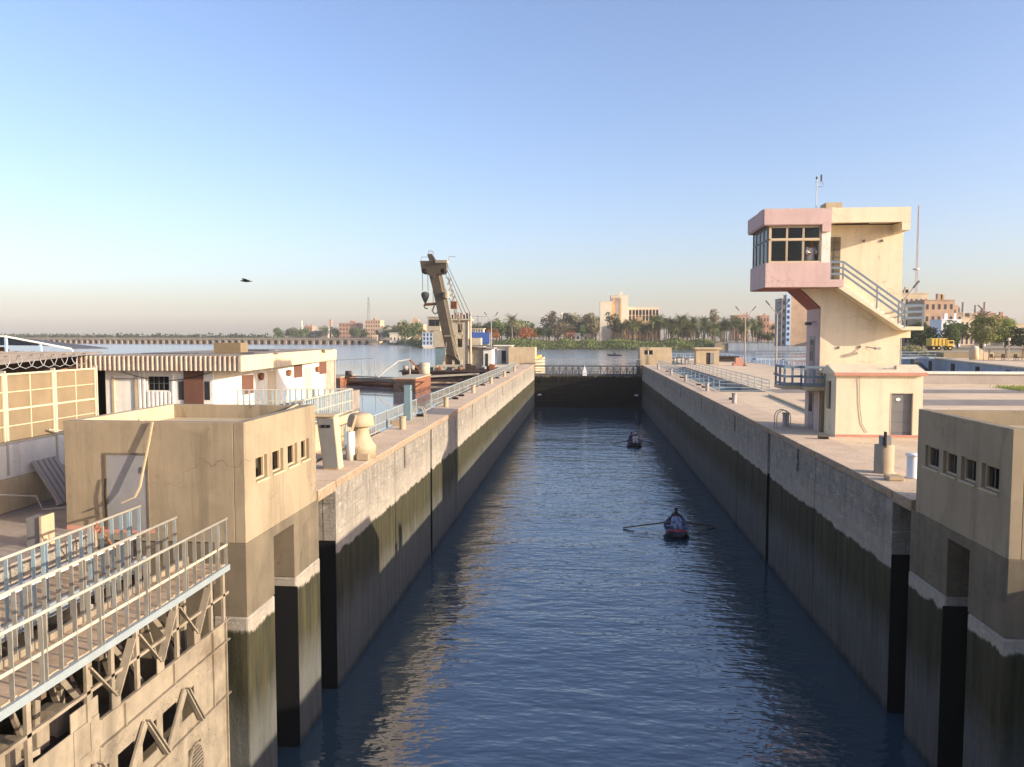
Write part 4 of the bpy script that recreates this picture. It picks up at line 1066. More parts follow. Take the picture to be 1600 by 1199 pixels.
# corrugated fascia in front, plain one on the sunlit side
zz = MB(); n = 34; X0, X1 = -29.9, -19.9
prev = None
for k in range(n*4+1):
    x = X0 + (X1-X0)*k/(n*4); y = hy0-.75 + (.09 if (k % 4) in (1, 2) else 0)
    zz.v += [(x, y, 10.16), (x, y, 11.02)]
    if k: a = 2*(k-1); zz.f.append((a, a+2, a+3, a+1))
zz.build('fascia', 'corrugated', H, recalc=False)
MB().prism([(-19.9, hy0-.72), (-19.8, hy0-.72), (-21.75, hy1+.3), (-21.85, hy1+.3)], 'z', 10.12, 11.05).build('fascia', 'sheetcream', H)
for k in range(8):
    xs_ = -19.8 - 1.95*(k*2.9+.72)/(hy1-hy0+1.02); MB().box(xs_-.03, xs_+.015, hy0+k*2.9, hy0+k*2.9+.03, 10.13, 11.04).build('seam', 'corrugated', H)
MB().prism([(-30, hy0-.6), (-19.92, hy0-.6), (-21.87, hy1+.3), (-30, hy1+.3)], 'z', 10.9, 11.04).build('roof', 'roofsheet', H)
random.seed(9)
for k in range(9):
    x = random.uniform(-29, -22); y = random.uniform(46, 64)
    MB().box(x, x+random.uniform(1.5, 3.5), y, y+random.uniform(.4, 1.2), 11.045, 11.08+random.uniform(0, .06)).build('roof_sheet', random.choice(['roofsheet', 'corrugated', 'darkgrey']), H)
MB().box(-23.8, -22.0, 48.5, 49.6, 11.05, 11.75).build('roof_hatch', 'screen', H)
for y, a, b, z0, z1, m in ((49.2, 0, 0, 8.4, 9.65, 'redbrown'), (58.3, 0, 0, 9.0, 10.0, 'redbrown'), (64, 0, 0, 9.0, 10.0, 'redbrown')):
    MB().box(hx1, hx1+.05, y-.85, y+.85, z0, z1).build('shutter', m, H)
for y in (53.2, 60.5):
    dd = MB().box(hx1, hx1+.05, y-.7, y+.7, 7.3, 9.7).build('door', 'sheetcream', H)
    MB().box(hx1+.05, hx1+.08, y+.45, y+.52, 8.3, 8.5).build('handle', 'darkgrey', dd)
for y in (51, 56, 62.3):
    MB().lathe([(.05,0),(.16,.1),(.2,.4),(.1,.5)], (hx1+.2, y, 9.2), 10).build('wall_lamp', 'rust', H)
MB().box(hx1, hx1+.04, 64.6, 67, 7.3, 10.1).build('end_cladding', 'corrugated', H)
MB().box(hx1+.04, hx1+.16, 66.85, 67.0, 7.3, 10.4).build('down_pipe', 'dullwall', H)
MB().tube([(-27.5+.62*i, hy0-.1, 10.05-.5*math.sin(math.pi*i/9)) for i in range(10)], .02, 5).build('cable', 'black', H)
# dark passage and low tin roof between fence and office
S = thing('tin_shed', 'low tin roofed shed behind the screened fence', 'shed', (-32, 36, 7.26))
zz = MB(); n = 30
for k in range(n*2+1):
    x = -50 + 21*k/(n*2); z = 11.02 + (.1 if k % 2 else 0)
    zz.v += [(x, 33.5, z-.42), (x, 45, z+.15)]
    if k: a = 2*(k-1); zz.f.append((a, a+2, a+3, a+1))
zz.build('roof', 'roofsheet', S, recalc=False)
MB().box(-50, -29.2, 44.2, 44.35, 7.26, 10.9).build('back_wall', 'rustdark', S)
MB().box(-34, -28.62, 46.0, 46.2, 7.26, 10.9).build('passage_shade', 'black', S)  # black panel added for the shade of the open passage
MB().add([(-33,43.9,9.2),(-29.3,43.9,9.9),(-29.3,43.9,10.6),(-33,43.9,9.8)],[(0,1,2,3)]).build('board', 'brickpale', S, recalc=False)
for x in (-49, -41, -35.2, -29.6): MB().box(x-.07, x+.07, 33.7, 33.85, 7.26, 10.6).build('post', 'dullwall', S)
C = thing('canopy_frame', 'open canopy with blue posts and pale edge at far left', 'canopy', (-54, 72, 7.26))
MB().add([(-66,68,12.5),(-54.2,69,12.2),(-49,71,11.0),(-49.2,77,10.95),(-55,80,11.2),(-67,80,11.3),(-66,68,12.42),(-54.2,69,12.1),(-49,71,10.9),(-49.2,77,10.85),(-55,80,11.1),(-67,80,11.2)],[(0,1,4,5),(1,2,3,4),(6,11,10,7),(7,10,9,8),(0,6,7,1),(1,7,8,2),(2,8,9,3)]).build('roof', 'darkgrey', C)
for a, b in (((-66,67.9,12.46),(-54.2,68.9,12.16)), ((-54.2,68.9,12.16),(-49,70.9,10.96))): MB().bar(a, b, .1, .16).build('edge', 'white', C)
for x, y, z in ((-58.5,69,12.2), (-54.2,69,12.1), (-51.5,70,11.4), (-49.05,71,10.9), (-64,69,12.3)): MB().box(x-.1, x+.1, y-.1, y+.1, 7, z).build('post', 'paleblue', C)
struct(MB().box(-140, -24, 68, 78, 3, 5.5).build('river_bank', 'earth'))
t = thing('pump_motor', 'rusty motor standing under the open canopy', 'motor', (-58, 73, 7))
MB().tube([(-59,73,10.6),(-57.4,73,10.6)], .5, 14).build('body', 'rust', t, True); MB().box(-59.3,-56.8,72.5,73.5,5.4,10.1).build('plinth', 'dullwall', t)
t = thing('concrete_pillar', 'square concrete pillar under the open canopy', 'pillar', (-54.6, 71, 5))
MB().box(-55.3,-54.5,71,71.8,5,10.7).build('shaft', 'plasterlight', t, bevel=.03)

# ================================================================== pontoons and the floating crane
def pontoon(label, x0, x1, y0, y1, zt):
    t = thing('pontoon', label, 'pontoon', (x0, y0, 5.6))
    MB().box(x0, x1, y0, y1, 5.1, zt).build('tank', 'rust', t, bevel=.04)
    MB().box(x0+.05, x1-.05, y0-.06, y0-.005, 5.2, zt-.15).build('end_plate', 'rustdark', t)
    MB().box(x0-.05, x1+.05, y0-.05, y1, zt+.005, zt+.12).build('deck', 'cranecream', t)
    return t
pontoon('rusty pontoon nearest the left railing, black end plate', -22.3, -19.6, 90, 99, 7.15)
pontoon('rusty pontoon at the far left beside the white building', -34.5, -31.5, 99, 106, 6.75)
t = thing('dredge_pipe', 'long rusty float pipe lying between the two pontoons', 'pipe', (-27, 100, 5.7))
MB().tube([(-31.4,102,6.3),(-27,101.5,6.35),(-22.4,98,6.3)], .3, 10).build('pipe', 'cranecream', t, True)
MB().tube([(-31.4,103,5.8),(-22.4,99,5.8)], .28, 10).build('pipe', 'rust', t, True)
MB().bar((-31.4,102.5,6.8),(-22.4,98.2,6.8), .9, .12).build('walkway', 'cranecream', t)
t = thing('pipe_gantry', 'thin pipe frame with two winches on the far left pontoon', 'frame', (-31, 101, 6.8))
for x in (-32.4, -30.6, -29.2, -27.4): MB().tube([(x,101,6.6),(x,101,9.1)], .05, 6).build('post', 'steelgrey', t)
MB().tube([(-33.4,101,8.95),(-27.6,101,9.25)], .05, 6).build('bar', 'steelgrey', t)
for x in (-33.4, -31.0):
    w = MB().tube([(x-.4,101,7.25),(x+.4,101,7.25)], .32, 12).build('winch', 'rustdark', t, True)
    MB().box(x-.5, x+.5, 100.7, 101.3, 6.75, 6.95).build('base', 'rustdark', w)
t = thing('jib_hoist', 'small bent jib hoist on the pontoon beside the crane barge', 'hoist', (-22.4, 99, 7.2))
MB().tube([(-26.5,99,6.9),(-25.6,99,7.7),(-23.9,99,8.9),(-22.3,99,9.15)], .11, 8).build('boom', 'white', t)
MB().bar((-22.3,99,9.15),(-20.2,99,6.9), .16, .3, (0,1,0)).build('leg', 'rust', t)
MB().bar((-22.3,99,9.15),(-22.3,99,6.9), .12, .25, (0,1,0)).build('leg', 'cranecream', t)
MB().lathe([(.7,0),(.72,1.7),(.5,1.85),(.05,1.9)], (-20.5,99.5,6.9), 16).build('drum', 'cranecream', t, True)
K = thing('floating_crane', 'floating crane barge with leaning brown boom and hanging hook', 'crane', (-18, 108, 5.6))
ky = 108
MB().prism([(-24.5, 6.3), (-24.0, 5.2), (-11.4, 5.2), (-11.2, 6.6), (-11.2, 7.3), (-24.7, 7.3)], 'y', 104.5, 116).build('hull', 'rustdark', K)
MB().box(-25, -11.0, 104.2, 116.3, 7.303, 7.5).build('deck', 'rustdark', K)
MB().bar((-22.5,104.1,6.6),(-14,104.1,7.1), .2, .25).build('rubbing_strake', 'cranecream', K)
MB().bar((-22,103.9,5.9),(-15,103.9,5.9), .25, .2).build('rubbing_strake', 'plank', K)
# boom as a tapered box girder
class BM(MB):
    # the boom is luffed towards the camera: everything on it leans out from the foot
    def build(s, *a, **k):
        s.v = [(x + (z-8.2)*.11, y - (z-8.2)*.62, 8.2 + (z-8.2)*.95) for x, y, z in s.v]
        return MB.build(s, *a, **k)
def taper(poly, y0, y1): return BM().prism(poly, 'y', y0, y1)
taper([(-19.0, 9.85), (-17.75, 9.5), (-19.95, 20.9), (-21.2, 21.0)], 107.15, 107.75).build('boom', 'craneboom', K, bevel=.05)
BM().bar((-17.72, 107.5, 9.6), (-19.92, 107.5, 20.8), .75, .12, (0,1,0)).build('boom_edge', 'cranecream', K)
taper([(-19.0, 9.85), (-17.75, 9.5), (-16.95, 8.4), (-16.6, 8.2), (-19.3, 8.2)], 106.8, 108.2).build('boom_foot', 'craneboom', K, bevel=.05)
BM().bar((-17.0, 106.7, 8.7), (-18.2, 106.7, 12.4), .1, .22, (0,1,0)).build('boom_brace', 'cranecream', K); BM().bar((-19.2, 106.7, 8.6), (-18.9, 106.7, 11.5), .1, .14, (0,1,0)).build('boom_brace', 'cranecream', K)
BM().box(-19.2, -17.6, 106.75, 106.85, 12.3, 12.5).build('boom_band', 'cranecream', K)
taper([(-22.3, 22.4), (-18.9, 22.4), (-18.9, 21.2), (-19.2, 20.7), (-20.2, 20.7), (-20.6, 20.2), (-21.4, 20.7), (-22.1, 20.9)], 107, 108).build('head', 'craneboom', K, bevel=.04)
BM().box(-20.3, -18.8, 106.8, 108.2, 22.1, 22.45).build('head_cap', 'cranecream', K)
taper([(-21.4, 23.2), (-20.8, 23.3), (-20.2, 22.3), (-21.1, 22.3)], 107.2, 107.8).build('tip', 'craneboom', K)
BM().tube([(-21.3,107.5,23.2),(-21.2,107.5,23.7),(-20.7,107.5,23.6),(-20.6,107.5,23.3)], .06, 6).build('tip_rail', 'steelgrey', K)
for x in (-22.1, -18.6): BM().tube([(x,106.9,22.4),(x,106.9,22.85),(x+.9,106.9,22.85)], .035, 6).build('head_rail', 'steelgrey', K)
for x in (-21.7, -19.3):
    sh = BM().tube([(x,107.0,21.1),(x,107.9,21.1)], .38, 16).build('sheave', 'rustdark', K, True)
for x0, z0, x1, z1 in ((-22.1, 20.9, -22.1, 18.6), (-21.4, 20.9, -21.4, 18.6), (-21.2, 20.6, -20.4, 17.4), (-20.75, 20.7, -20.75, 17.0), (-19.0, 22.2, -16.3, 15.3), (-19.3, 22.2, -16.9, 15.3), (-19.6, 22.0, -17.4, 15.3), (-20.0, 21.0, -18.2, 15.0)):
    BM().tube([(x0,107.4,z0),(x1,(107.6 if z0 > 21.9 else 107.4)+(4.2 if z1 < 15.4 and z0 > 20.9 and x0 > -20.1 else 0),z1)], .035, 5).build('rope', 'darkgrey', K)
hb = BM().lathe([(.05,-1.0),(.25,-.7),(.5,-.1),(.55,.25),(.4,.5),(.1,.58)], (-21.8,107.4,17.9), 14, 1, .5).build('hook_block', 'darkgrey', K, True)
BM().tube([(-21.8,107.4,16.95),(-22.0,107.4,16.6),(-21.9,107.4,16.3),(-21.5,107.4,16.2)], .09, 8).build('hook', 'rust', hb)
sb = BM().tube([(-21.9,107.4,16.75),(-19.3,107.4,16.9)], .2, 10).build('spreader_beam', 'rust', K)
BM().tube([(-20.6,107.4,16.6),(-20.9,107.4,15.9),(-20.6,107.4,15.5),(-20.2,107.4,15.6),(-20.15,107.4,16.0)], .1, 8).build('hook', 'cranecream', sb)
# lattice behind the boom
for i in range(11):
    f = i/11; x = -19.3+f*1.9; z = 20.4-f*8.4
    BM().bar((x, 108.6, z), (x+.75, 108.6, z-.4), .07, .1, (0,1,0)).build('lattice_bar', 'cranecream', K)
    BM().bar((x+.75, 108.6, z-.1), (x+.25, 108.6, z-.95), .06, .08, (0,1,0)).build('lattice_bar', 'rust' if i % 3 == 0 else 'cranecream', K)
BM().bar((-18.9,108.6,20.4),(-16.9,108.6,12), .1, .12, (0,1,0)).build('lattice_chord', 'cranecream', K)
BM().box(-18.6,-17.8,108.3,109,16.2,17.2).build('winch_box', 'rust', K); BM().lathe([(.4,0),(.4,.8)], (-19.0,107.2,17.6), 12).build('lamp', 'cranecream', K)
# tower, cab, deck house
MB().grid('y', -18.6, -16.4, 7.5, 14.4, [(-17.9,-17.2,12.7,13.9),(-17.9,-17.2,10.6,11.8),(-18.3,-17.8,8.2,9.8)], 110, 110.2).build('tower_wall', 'cranecream', K)
MB().box(-18.6,-16.4,110.9,112.5,7.5,14.3).build('tower_core', 'cranecream', K); MB().box(-16.6,-16.4,110.2,110.9,7.5,14.4).build('tower_wall', 'cranecream', K); MB().box(-18.6,-18.4,110.2,110.9,7.5,14.4).build('tower_wall', 'cranecream', K)
MB().box(-19.2,-15.9,109.6,112.8,14.4,14.6).build('platform', 'cranecream', K)
for k in range(7): MB().tube([(-18.6+k*.42,110.1,14.6),(-18.6+k*.42,110.1,15.2+.25*(k % 2))], .13, 8).build('winch_drum', 'rust' if k % 2 else 'rustdark', K)
MB().tube([(-16.0,109.9,7.5),(-16.0,109.9,15.4)], .16, 8).build('column', 'cranecream', K)
for z in (15.0, 14.0): MB().tube([(-16,109.9,z),(-13.8,109.9,z-.1)], .04, 6).build('rail', 'steelgrey', K)
for x in (-15.2,-14.4): MB().tube([(x,109.9,13.6),(x,109.9,15.0)], .035, 6).build('rail_post', 'steelgrey', K)
cab_ = MB().box(-21.9,-20.1,108.8,110.6,12.9,14.75).build('cab', 'cranecream', K, bevel=.05)
for q in ((-21.7,-20.9),(-20.8,-20.25)): MB().box(q[0],q[1],108.76,108.798,13.6,14.5).build('window', 'glassdark', cab_)
MB().box(-22.0,-20.0,108.7,110.7,14.755,14.9).build('cab_roof', 'dullwall', cab_)
MB().box(-20.9,-19.5,109,110.4,7.5,10.6).build('pedestal', 'cranegreen', K); MB().box(-21.2,-19.3,108.8,110.6,10.6,12.88).build('pedestal', 'cranecream', K)
MB().box(-16.4,-14.2,110.5,113.5,7.5,10.7).build('deck_house', 'cranecream', K, bevel=.04)
h2 = MB().box(-14.19,-12.9,110,113,7.5,10.3).build('deck_house', 'white', K, bevel=.04)
MB().box(-13.9,-13.5,109.96,109.998,7.9,9.7).build('door', 'glassdark', h2)
MB().add([(-16.8,110,10.72),(-12.6,109.6,10.35),(-12.6,113.4,10.35),(-16.8,113.6,10.72),(-16.8,110,10.85),(-12.6,109.6,10.5),(-12.6,113.4,10.5),(-16.8,113.6,10.85)],[(0,3,2,1),(4,5,6,7),(0,1,5,4),(1,2,6,5),(2,3,7,6),(3,0,4,7)]).build('house_roof', 'dullwall', K)
MB().box(-15.9,-14.6,110.4,112,10.9,11.9).build('vent_box', 'cranecream', K)
random.seed(21)
for k in range(26):
    x = random.uniform(-24.3,-12); y = random.uniform(104.8,107)
    if -19.6 < x < -16.5 and y > 105.8: continue
    r = random.uniform(.18,.4)
    if k % 2: MB().tube([(x-.3,y,7.5+r),(x+.3,y+.1,7.5+r)], r, 10).build('drum', random.choice(['rustdark','rust','dullwall']), K, True)
    else: MB().box(x-r,x+r,y-r,y+r,7.5,7.5+r*2.2).build('deck_box', random.choice(['rustdark','dullwall','cranecream','rust']), K)
for x in (-19.2,-17.9,-16.8): MB().bar((x,106.5,7.5),(x,106.5,9.0), .3, .3).build('mount', 'cranecream', K)
MB().box(-19.3,-16.6,106.2,106.6,7.9,8.25).build('mount', 'cranecream', K)

# ================================================================== lamp posts
def lamp(label, x, y, z0, h, arm, rz, group, split):
    t = thing('street_lamp', label, 'street lamp', (x, y, z0), group)
    c, s = math.cos(rz), math.sin(rz)
    MB().tube([(x,y,z0),(x,y,z0+h*split)], [.11,.07], 8).build('pole', 'dullwall', t, True)
    for d in (-1, 1):
        e = (x+d*arm*c, y+d*arm*s, z0+h)
        MB().tube([(x,y,z0+h*split), e], .05, 6).build('arm', 'dullwall', t)
        f = (x+d*arm*c*.72, y+d*arm*s*.72, z0+h*split+(h-h*split)*.72)
        MB().bar(f, (x+d*arm*c*1.08, y+d*arm*s*1.08, z0+h*1.01), .22, .12).build('lamp_head', 'darkgrey', t)
    MB().box(x-.25,x+.25,y-.25,y+.25,z0,z0+.25).build('foot', 'rust', t)
lamp('double armed street lamp farther left on the plaza behind the tower', 26.1, 130, 7.27, 9.6, 1.5, 0, 'lamps on the plaza', .80)
lamp('double armed street lamp on the plaza just left of the tower', 24.4, 102, 7.27, 9.3, 1.35, 0, 'lamps on the plaza', .82)
lamp('double armed street lamp beside the crane on the left pier', -15.9, 134, 7.2, 9.0, 1.1, 0, 'lamps on the plaza', .82)
lamp('double armed street lamp half hidden behind the tower', 31.0, 80, 7.27, 10.2, 1.6, R(10), 'lamps on the plaza', .80)
# ================================================================== far bank and town
def bank(name, pts, back, m, zt=9.0):
    """pts = shoreline (x,y); slope up 4 m behind it, then flat ground"""
    mb = MB(); n = len(pts)
    for x, y in pts: mb.v.append((x, y, 5.0))
    for x, y in pts: mb.v.append((x, y+7, zt-.4))
    for x, y in pts: mb.v.append((x, y+30, zt))
    for x, y in pts: mb.v.append((x*back/600 if abs(x) > 500 else x*4, back, zt))
    for r in range(3):
        for i in range(n-1):
            a = r*n+i; mb.f.append((a, a+1, a+1+n, a+n))
    return struct(mb.build(name, m, recalc=False))
bank('far_bank', [(-170,660),(-150,590),(-118,520),(-92,430),(-60,395),(-20,385),(20,378),(63,372),(101,380),(140,378)], 2400, 'earth')
bank('left_far_bank', [(-2500,1250),(-900,1000),(-500,820),(-330,780),(-200,745),(-172,700)], 2450, 'earth')
mb = MB(); mb.prism([(54.4,89),(62.4,136),(72.4,190),(140,300),(144,385),(700,385),(700,89)], 'z', 2, 7.6)
struct(mb.build('right_bank', 'earth'))
# far hill behind the right hand town
hb = MB(); nx, ny = 26, 6; random.seed(4)
for j in range(ny):
    for i in range(nx):
        f = i/(nx-1); h = math.sin(math.pi*j/(ny-1))*(10+7*math.sin(f*5+1)+3*math.sin(f*17))*min(1, f*5)*min(1,(1-f)*4)
        hb.v.append((165+f*330, 400+j*40, 7.5+max(0, h)))
for j in range(ny-1):
    for i in range(nx-1):
        a = j*nx+i; hb.f.append((a,a+1,a+1+nx,a+nx))
struct(hb.build('hill', 'hill', recalc=False))

def building(name, label, x0, x1, y0, y1, z0, z1, m, rows=0, cols=0, ww=.45, wh=.5, wm='windowfar', parapet=True, side=None, group=None, base=0, roofbits=2, sidecols=0):
    t = thing(name, label, 'building', ((x0+x1)/2, y0, z0), group)
    MB().box(x0, x1, y0, y1, z0, z1).build('wall', m, t)
    if parapet:
        MB().box(x0-.15, x1+.15, y0-.15, y1+.15, z1+.003, z1+.35).build('roof', m, t)
    H_ = z1-z0-base
    if rows:
        cw = (x1-x0)/cols; rh = H_/rows
        me = mesh_of(MB().box(-cw*ww/2, cw*ww/2, -.06, 0, -rh*wh/2, rh*wh/2), 'window', wm)
        for r in range(rows):
            for c in range(cols):
                inst('window', me, t, (x0+cw*(c+.5), y0-.002, z0+base+rh*(r+.5)))
        if sidecols:
            xs_ = x1 if side == 'r' else x0; cw2 = (y1-y0)/sidecols
            me = mesh_of(MB().box(-.06, .06, -cw2*ww/2, cw2*ww/2, -rh*wh/2, rh*wh/2), 'window', wm)
            for r in range(rows):
                for c in range(sidecols): inst('window', me, t, (xs_, y0+cw2*(c+.5), z0+base+rh*(r+.5)))
    for k in range(roofbits):
        xx = x0+(x1-x0)*random.uniform(.15,.8); w_ = (x1-x0)*random.uniform(.08,.2)
        MB().box(xx, xx+w_, y0+1, y0+1+w_, z1+.35, z1+random.uniform(1.0,2.6)).build('roof_box', m, t)
    return t
random.seed(33)
# hotel group
hs = building('hotel_slab', 'tall narrow cream slab block of the far bank hotel', 9.0, 15.0, 440, 452, 8, 31.2, 'hotelwhite', 0, 0, roofbits=0)
ht = building('hotel_tower', 'highest far bank hotel block with brown vertical stripes', 15.2, 24.8, 446, 460, 8, 34.8, 'hotelwhite', 0, 0, roofbits=1)
for k, (a, b) in enumerate(((16.0,17.2),(18.2,19.2),(20.0,21.0))): MB().box(a, b, 445.7, 445.99, 8.3, 33.6).build('stripe', 'hotelorange' if k % 2 == 0 else 'dullwall', ht)
hw = building('hotel_wing', 'long low hotel wing with two rows of framed windows', 24.9, 42.4, 450, 464, 8, 28.2, 'hotelwhite', 0, 0, roofbits=0)
MB().box(25.2, 42.1, 449.6, 449.99, 20.4, 27.2).build('frieze', 'hotelorange', hw)
me = mesh_of(MB().box(-.62,.62,-.2,0,-1.3,1.3), 'window', 'windowfar'); mf = mesh_of(MB().box(-.18,.18,-.6,0,-3.4,3.4), 'fin', 'hotelwhite')
for c in range(9):
    for r in range(2): inst('window', me, hw, (26.2+c*1.9, 449.6, 22.1+r*3.3))
for c in range(10): inst('fin', mf, hw, (25.25+c*1.88, 449.6, 23.8))
building('hotel_annex', 'orange hotel annex behind the palms', 22.4, 42, 436, 444, 8, 20.2, 'hotelorange', 3, 9, .4, .5, roofbits=1)
building('cottage', 'white flat roofed cottage on the far bank', -9.2, -1.8, 418, 424, 9, 13.4, 'hotelwhite', 1, 3, .5, .35, roofbits=0)
building('cottage', 'small yellow cottage on the far bank', -.3, 5.5, 420, 426, 9, 13.2, 'sandwall', 1, 2, .3, .3, roofbits=0)
# left town
L = [('brick_block', 'wide red brick block in the left far town', -230, -211, 720, 735, 24, 'brickred', 4, 6),
     ('apartment_block', 'sand coloured apartment block under the lattice mast', -203, -189, 715, 730, 26.5, 'brickpale', 5, 6),
     ('town_house', 'grey house left of the red brick block', -249, -240, 718, 730, 20.5, 'dullwall', 4, 3),
     ('town_house', 'flat brick house far left in the left town', -271, -263, 740, 752, 21.5, 'brickred', 3, 3),
     ('town_house', 'low pale house between the grey house and the brick block', -238, -232, 722, 730, 17.5, 'sandwall', 2, 3),
     ('town_house', 'low grey house at the left edge of the left town', -292, -283, 745, 755, 15, 'dullwall', 2, 3),
     ('town_house', 'small ochre house beside the far minaret', -279, -272, 750, 758, 17, 'sandwall', 2, 2),
     ('town_house', 'low dull house among trees in the left town', -262, -251, 735, 745, 16.5, 'dullwall', 2, 4),
     ('town_house', 'low house right of the red brick block', -210, -204, 728, 736, 18, 'sandwall', 3, 2),
     ('storehouse', 'long grey storehouse behind the white houseboat', -168, -150, 622, 632, 17.5, 'dullwall', 0, 0),
     ('town_house', 'sand coloured block behind the trees near the crane', -156, -133, 642, 655, 21.5, 'brickpale', 4, 9),
     ('stair_tower', 'square sand coloured stair tower near the crane', -145.5, -140.5, 656, 662, 25.8, 'brickpale', 0, 0),
     ('town_house', 'pale block behind the sand coloured block near the crane', -133, -122, 660, 670, 20.5, 'sandwall', 3, 5),
     ('town_house', 'low brick house just left of the crane on the far shore', -121, -109, 640, 650, 19.5, 'brickred', 3, 5)]
for nm, lab, x0, x1, y0, y1, z1, m, r, c in L: building(nm, lab, x0, x1, y0, y1, 8.8, z1, m, r, c, .45, .45)
building('water_tower', 'slim reddish tower in the left far town', -252.4, -250.4, 760, 763, 8.8, 28, 'brickred', roofbits=0)
def minaret(label, x, y, z0, z1, r):
    t = thing('minaret', label, 'minaret', (x, y, z0)); h = z1-z0
    MB().lathe([(r*1.25,0),(r*1.2,h*.35),(r,h*.36),(r*.95,h*.62)], (x,y,z0), 10).build('shaft', 'minaretpale', t)
    MB().lathe([(r*1.45,0),(r*1.5,h*.02),(r*.7,h*.025),(r*.65,h*.2)], (x,y,z0+h*.62), 10).build('balcony', 'minaretpale', t)
    MB().lathe([(r*.95,0),(r*.95,h*.015),(r*.6,h*.06),(.05,h*.17)], (x,y,z0+h*.82), 10).build('finial', 'minaretpale', t)
minaret('pale minaret at the left end of the left town', -280.8, 760, 8.8, 29, 1.0)
minaret('small minaret among the trees right of the blue boat', -55.6, 520, 8.8, 24, .8)
minaret('slender minaret rising left of the hotel', -15.9, 560, 8.8, 30.5, .9)
def lattice_mast(label, x, y, z0, z1, w, m, dishes=()):
    t = thing('radio_mast', label, 'mast', (x, y, z0)); h = z1-z0; n = 10
    for sx in (-1, 1):
        for sy in (-1, 1): MB().bar((x+sx*w, y+sy*w, z0), (x+sx*w*.25, y+sy*w*.25, z1), w*.16, w*.16).build('leg', m, t)
    for i in range(n):
        a = w*(1-.75*i/n); b = w*(1-.75*(i+1)/n); za = z0+h*i/n; zb = z0+h*(i+1)/n
        for s in (-1, 1):
            MB().bar((x-s*a, y-w*.2, za), (x+s*b, y-w*.2, zb), w*.1, w*.1, (0,1,0)).build('brace', m, t)
        MB().bar((x-b, y-w*.2, zb), (x+b, y-w*.2, zb), w*.1, w*.1).build('brace', m, t)
    for f, r in dishes: MB().lathe([(r*.1,-r*.4),(r,-r*.2),(r,r*.2)], (x-w*.8, y-w, z0+h*f), 10).build('dish', 'hotelwhite', t)
    MB().bar((x-w*.7,y,z1), (x+w*.7,y,z1), .3, .3).build('platform', m, t)
lattice_mast('tall lattice mast above the sand coloured block in the left town', -206.8, 740, 9, 49, 1.9, 'steelgrey')
lattice_mast('red and white radio mast behind the tower on the right', 161.5, 400, 7.5, 75, .62, 'mastred', ((.55,1.5),(.33,1.4),(.2,1.2)))
lattice_mast('short mast on the far bank behind the blue boat', -68, 500, 9, 25, .9, 'steelgrey')
# vessels at the far bank
t = thing('house_boat', 'white boxy houseboat moored below the left town', 'boat', (-134, 560, 5.6))
MB().box(-141,-127,560,566,7.0,14).build('cabin', 'hotelwhite', t); MB().prism([(-137,5.2),(-127.5,5.2),(-126.5,7),(-138,7)], 'y', 559, 567).build('hull', 'darkgrey', t)
for k in range(5): MB().box(-140.5+k*2.7,-139.5+k*2.7,559.94,559.998,9,11).build('window', 'windowfar', t)
MB().box(-141.5,-126.5,559.5,566.5,14.003,14.5).build('roof', 'hotelwhite', t)
t = thing('cruise_boat', 'pale blue river cruise boat with three rows of windows', 'boat', (-75, 415, 5.6))
MB().prism([(-85,5.2),(-62,5.2),(-61,7),(-86.3,7)], 'y', 412, 426).build('hull', 'hotelwhite', t)
MB().box(-86,-61,412.5,425.5,7.003,14.2).build('cabin', 'paleblue', t)
me = mesh_of(MB().box(-.45,.45,-.05,0,-.75,.75), 'window', 'windowfar')
for r in range(3):
    for c in range(13): inst('window', me, t, (-85+c*1.85, 412.49, 8.3+r*2.25))
for r in range(4): MB().box(-86.3,-60.8,412.2,412.49,6.95+r*2.35,7.15+r*2.35).build('deck_edge', 'hotelwhite', t)
t = thing('blue_barge', 'boat with a large plain blue side board near the crane', 'boat', (-51, 380, 5.6))
MB().prism([(-56,5.2),(-46.5,5.2),(-45.6,7.6),(-57,7.6)], 'y', 379, 387).build('hull', 'darkgrey', t)
MB().box(-56.8,-45.7,378.6,379.2,8.4,14.0).build('side_board', 'blueship', t)
MB().box(-56.3,-46.3,379.3,386,7.6,13.6).build('cabin', 'dullwall', t); MB().box(-54.2,-49,380,385,13.603,15.6).build('wheelhouse', 'hotelwhite', t); MB().box(-54.8,-48.4,379.6,385.4,15.603,15.9).build('roof', 'sandwall', t)
for k in range(4): MB().box(-53.8+k*1.25,-53.1+k*1.25,379.93,379.998,14.2,15.2).build('window', 'windowfar', t)
for x in (-56.5,-51,-46): MB().box(x-.1,x+.1,378.4,378.58,7.5,8.4).build('support', 'darkgrey', t)

# the arched barrage
A = thing('arched_barrage', 'long stone barrage with a row of arches across the river', 'bridge', (-165, 590, 5.6))
ax, ay, bx_, by_ = -163, 588, -520, 668
Lb = math.hypot(bx_-ax, by_-ay); rz = math.atan2(by_-ay, bx_-ax); n = 58; sp = Lb/n
prof = [(-sp/2, 0), (-sp*.36, 0), (-sp*.36, 2.3)] + [(-sp*.36*math.cos(math.pi*k/8), 2.3+.95*math.sin(math.pi*k/8)) for k in range(1, 8)] + [(sp*.36, 2.3), (sp*.36, 0), (sp/2, 0), (sp/2, 4.3), (-sp/2, 4.3)]
bay = mesh_of(MB().prism(prof, 'y', 0, 6), 'arch_bay', 'barrage'); dark = mesh_of(MB().box(-sp*.34, sp*.34, -3.2, -3.0, -1, 3.2), 'sluice', 'darkopen')
but = mesh_of(MB().box(-.5,.5,0,.9,-.6,4.5), 'buttress', 'barrage'); lt = mesh_of(MB().tube([(0,0,0),(0,0,5)], .09, 5), 'lamp_pole', 'dullwall')
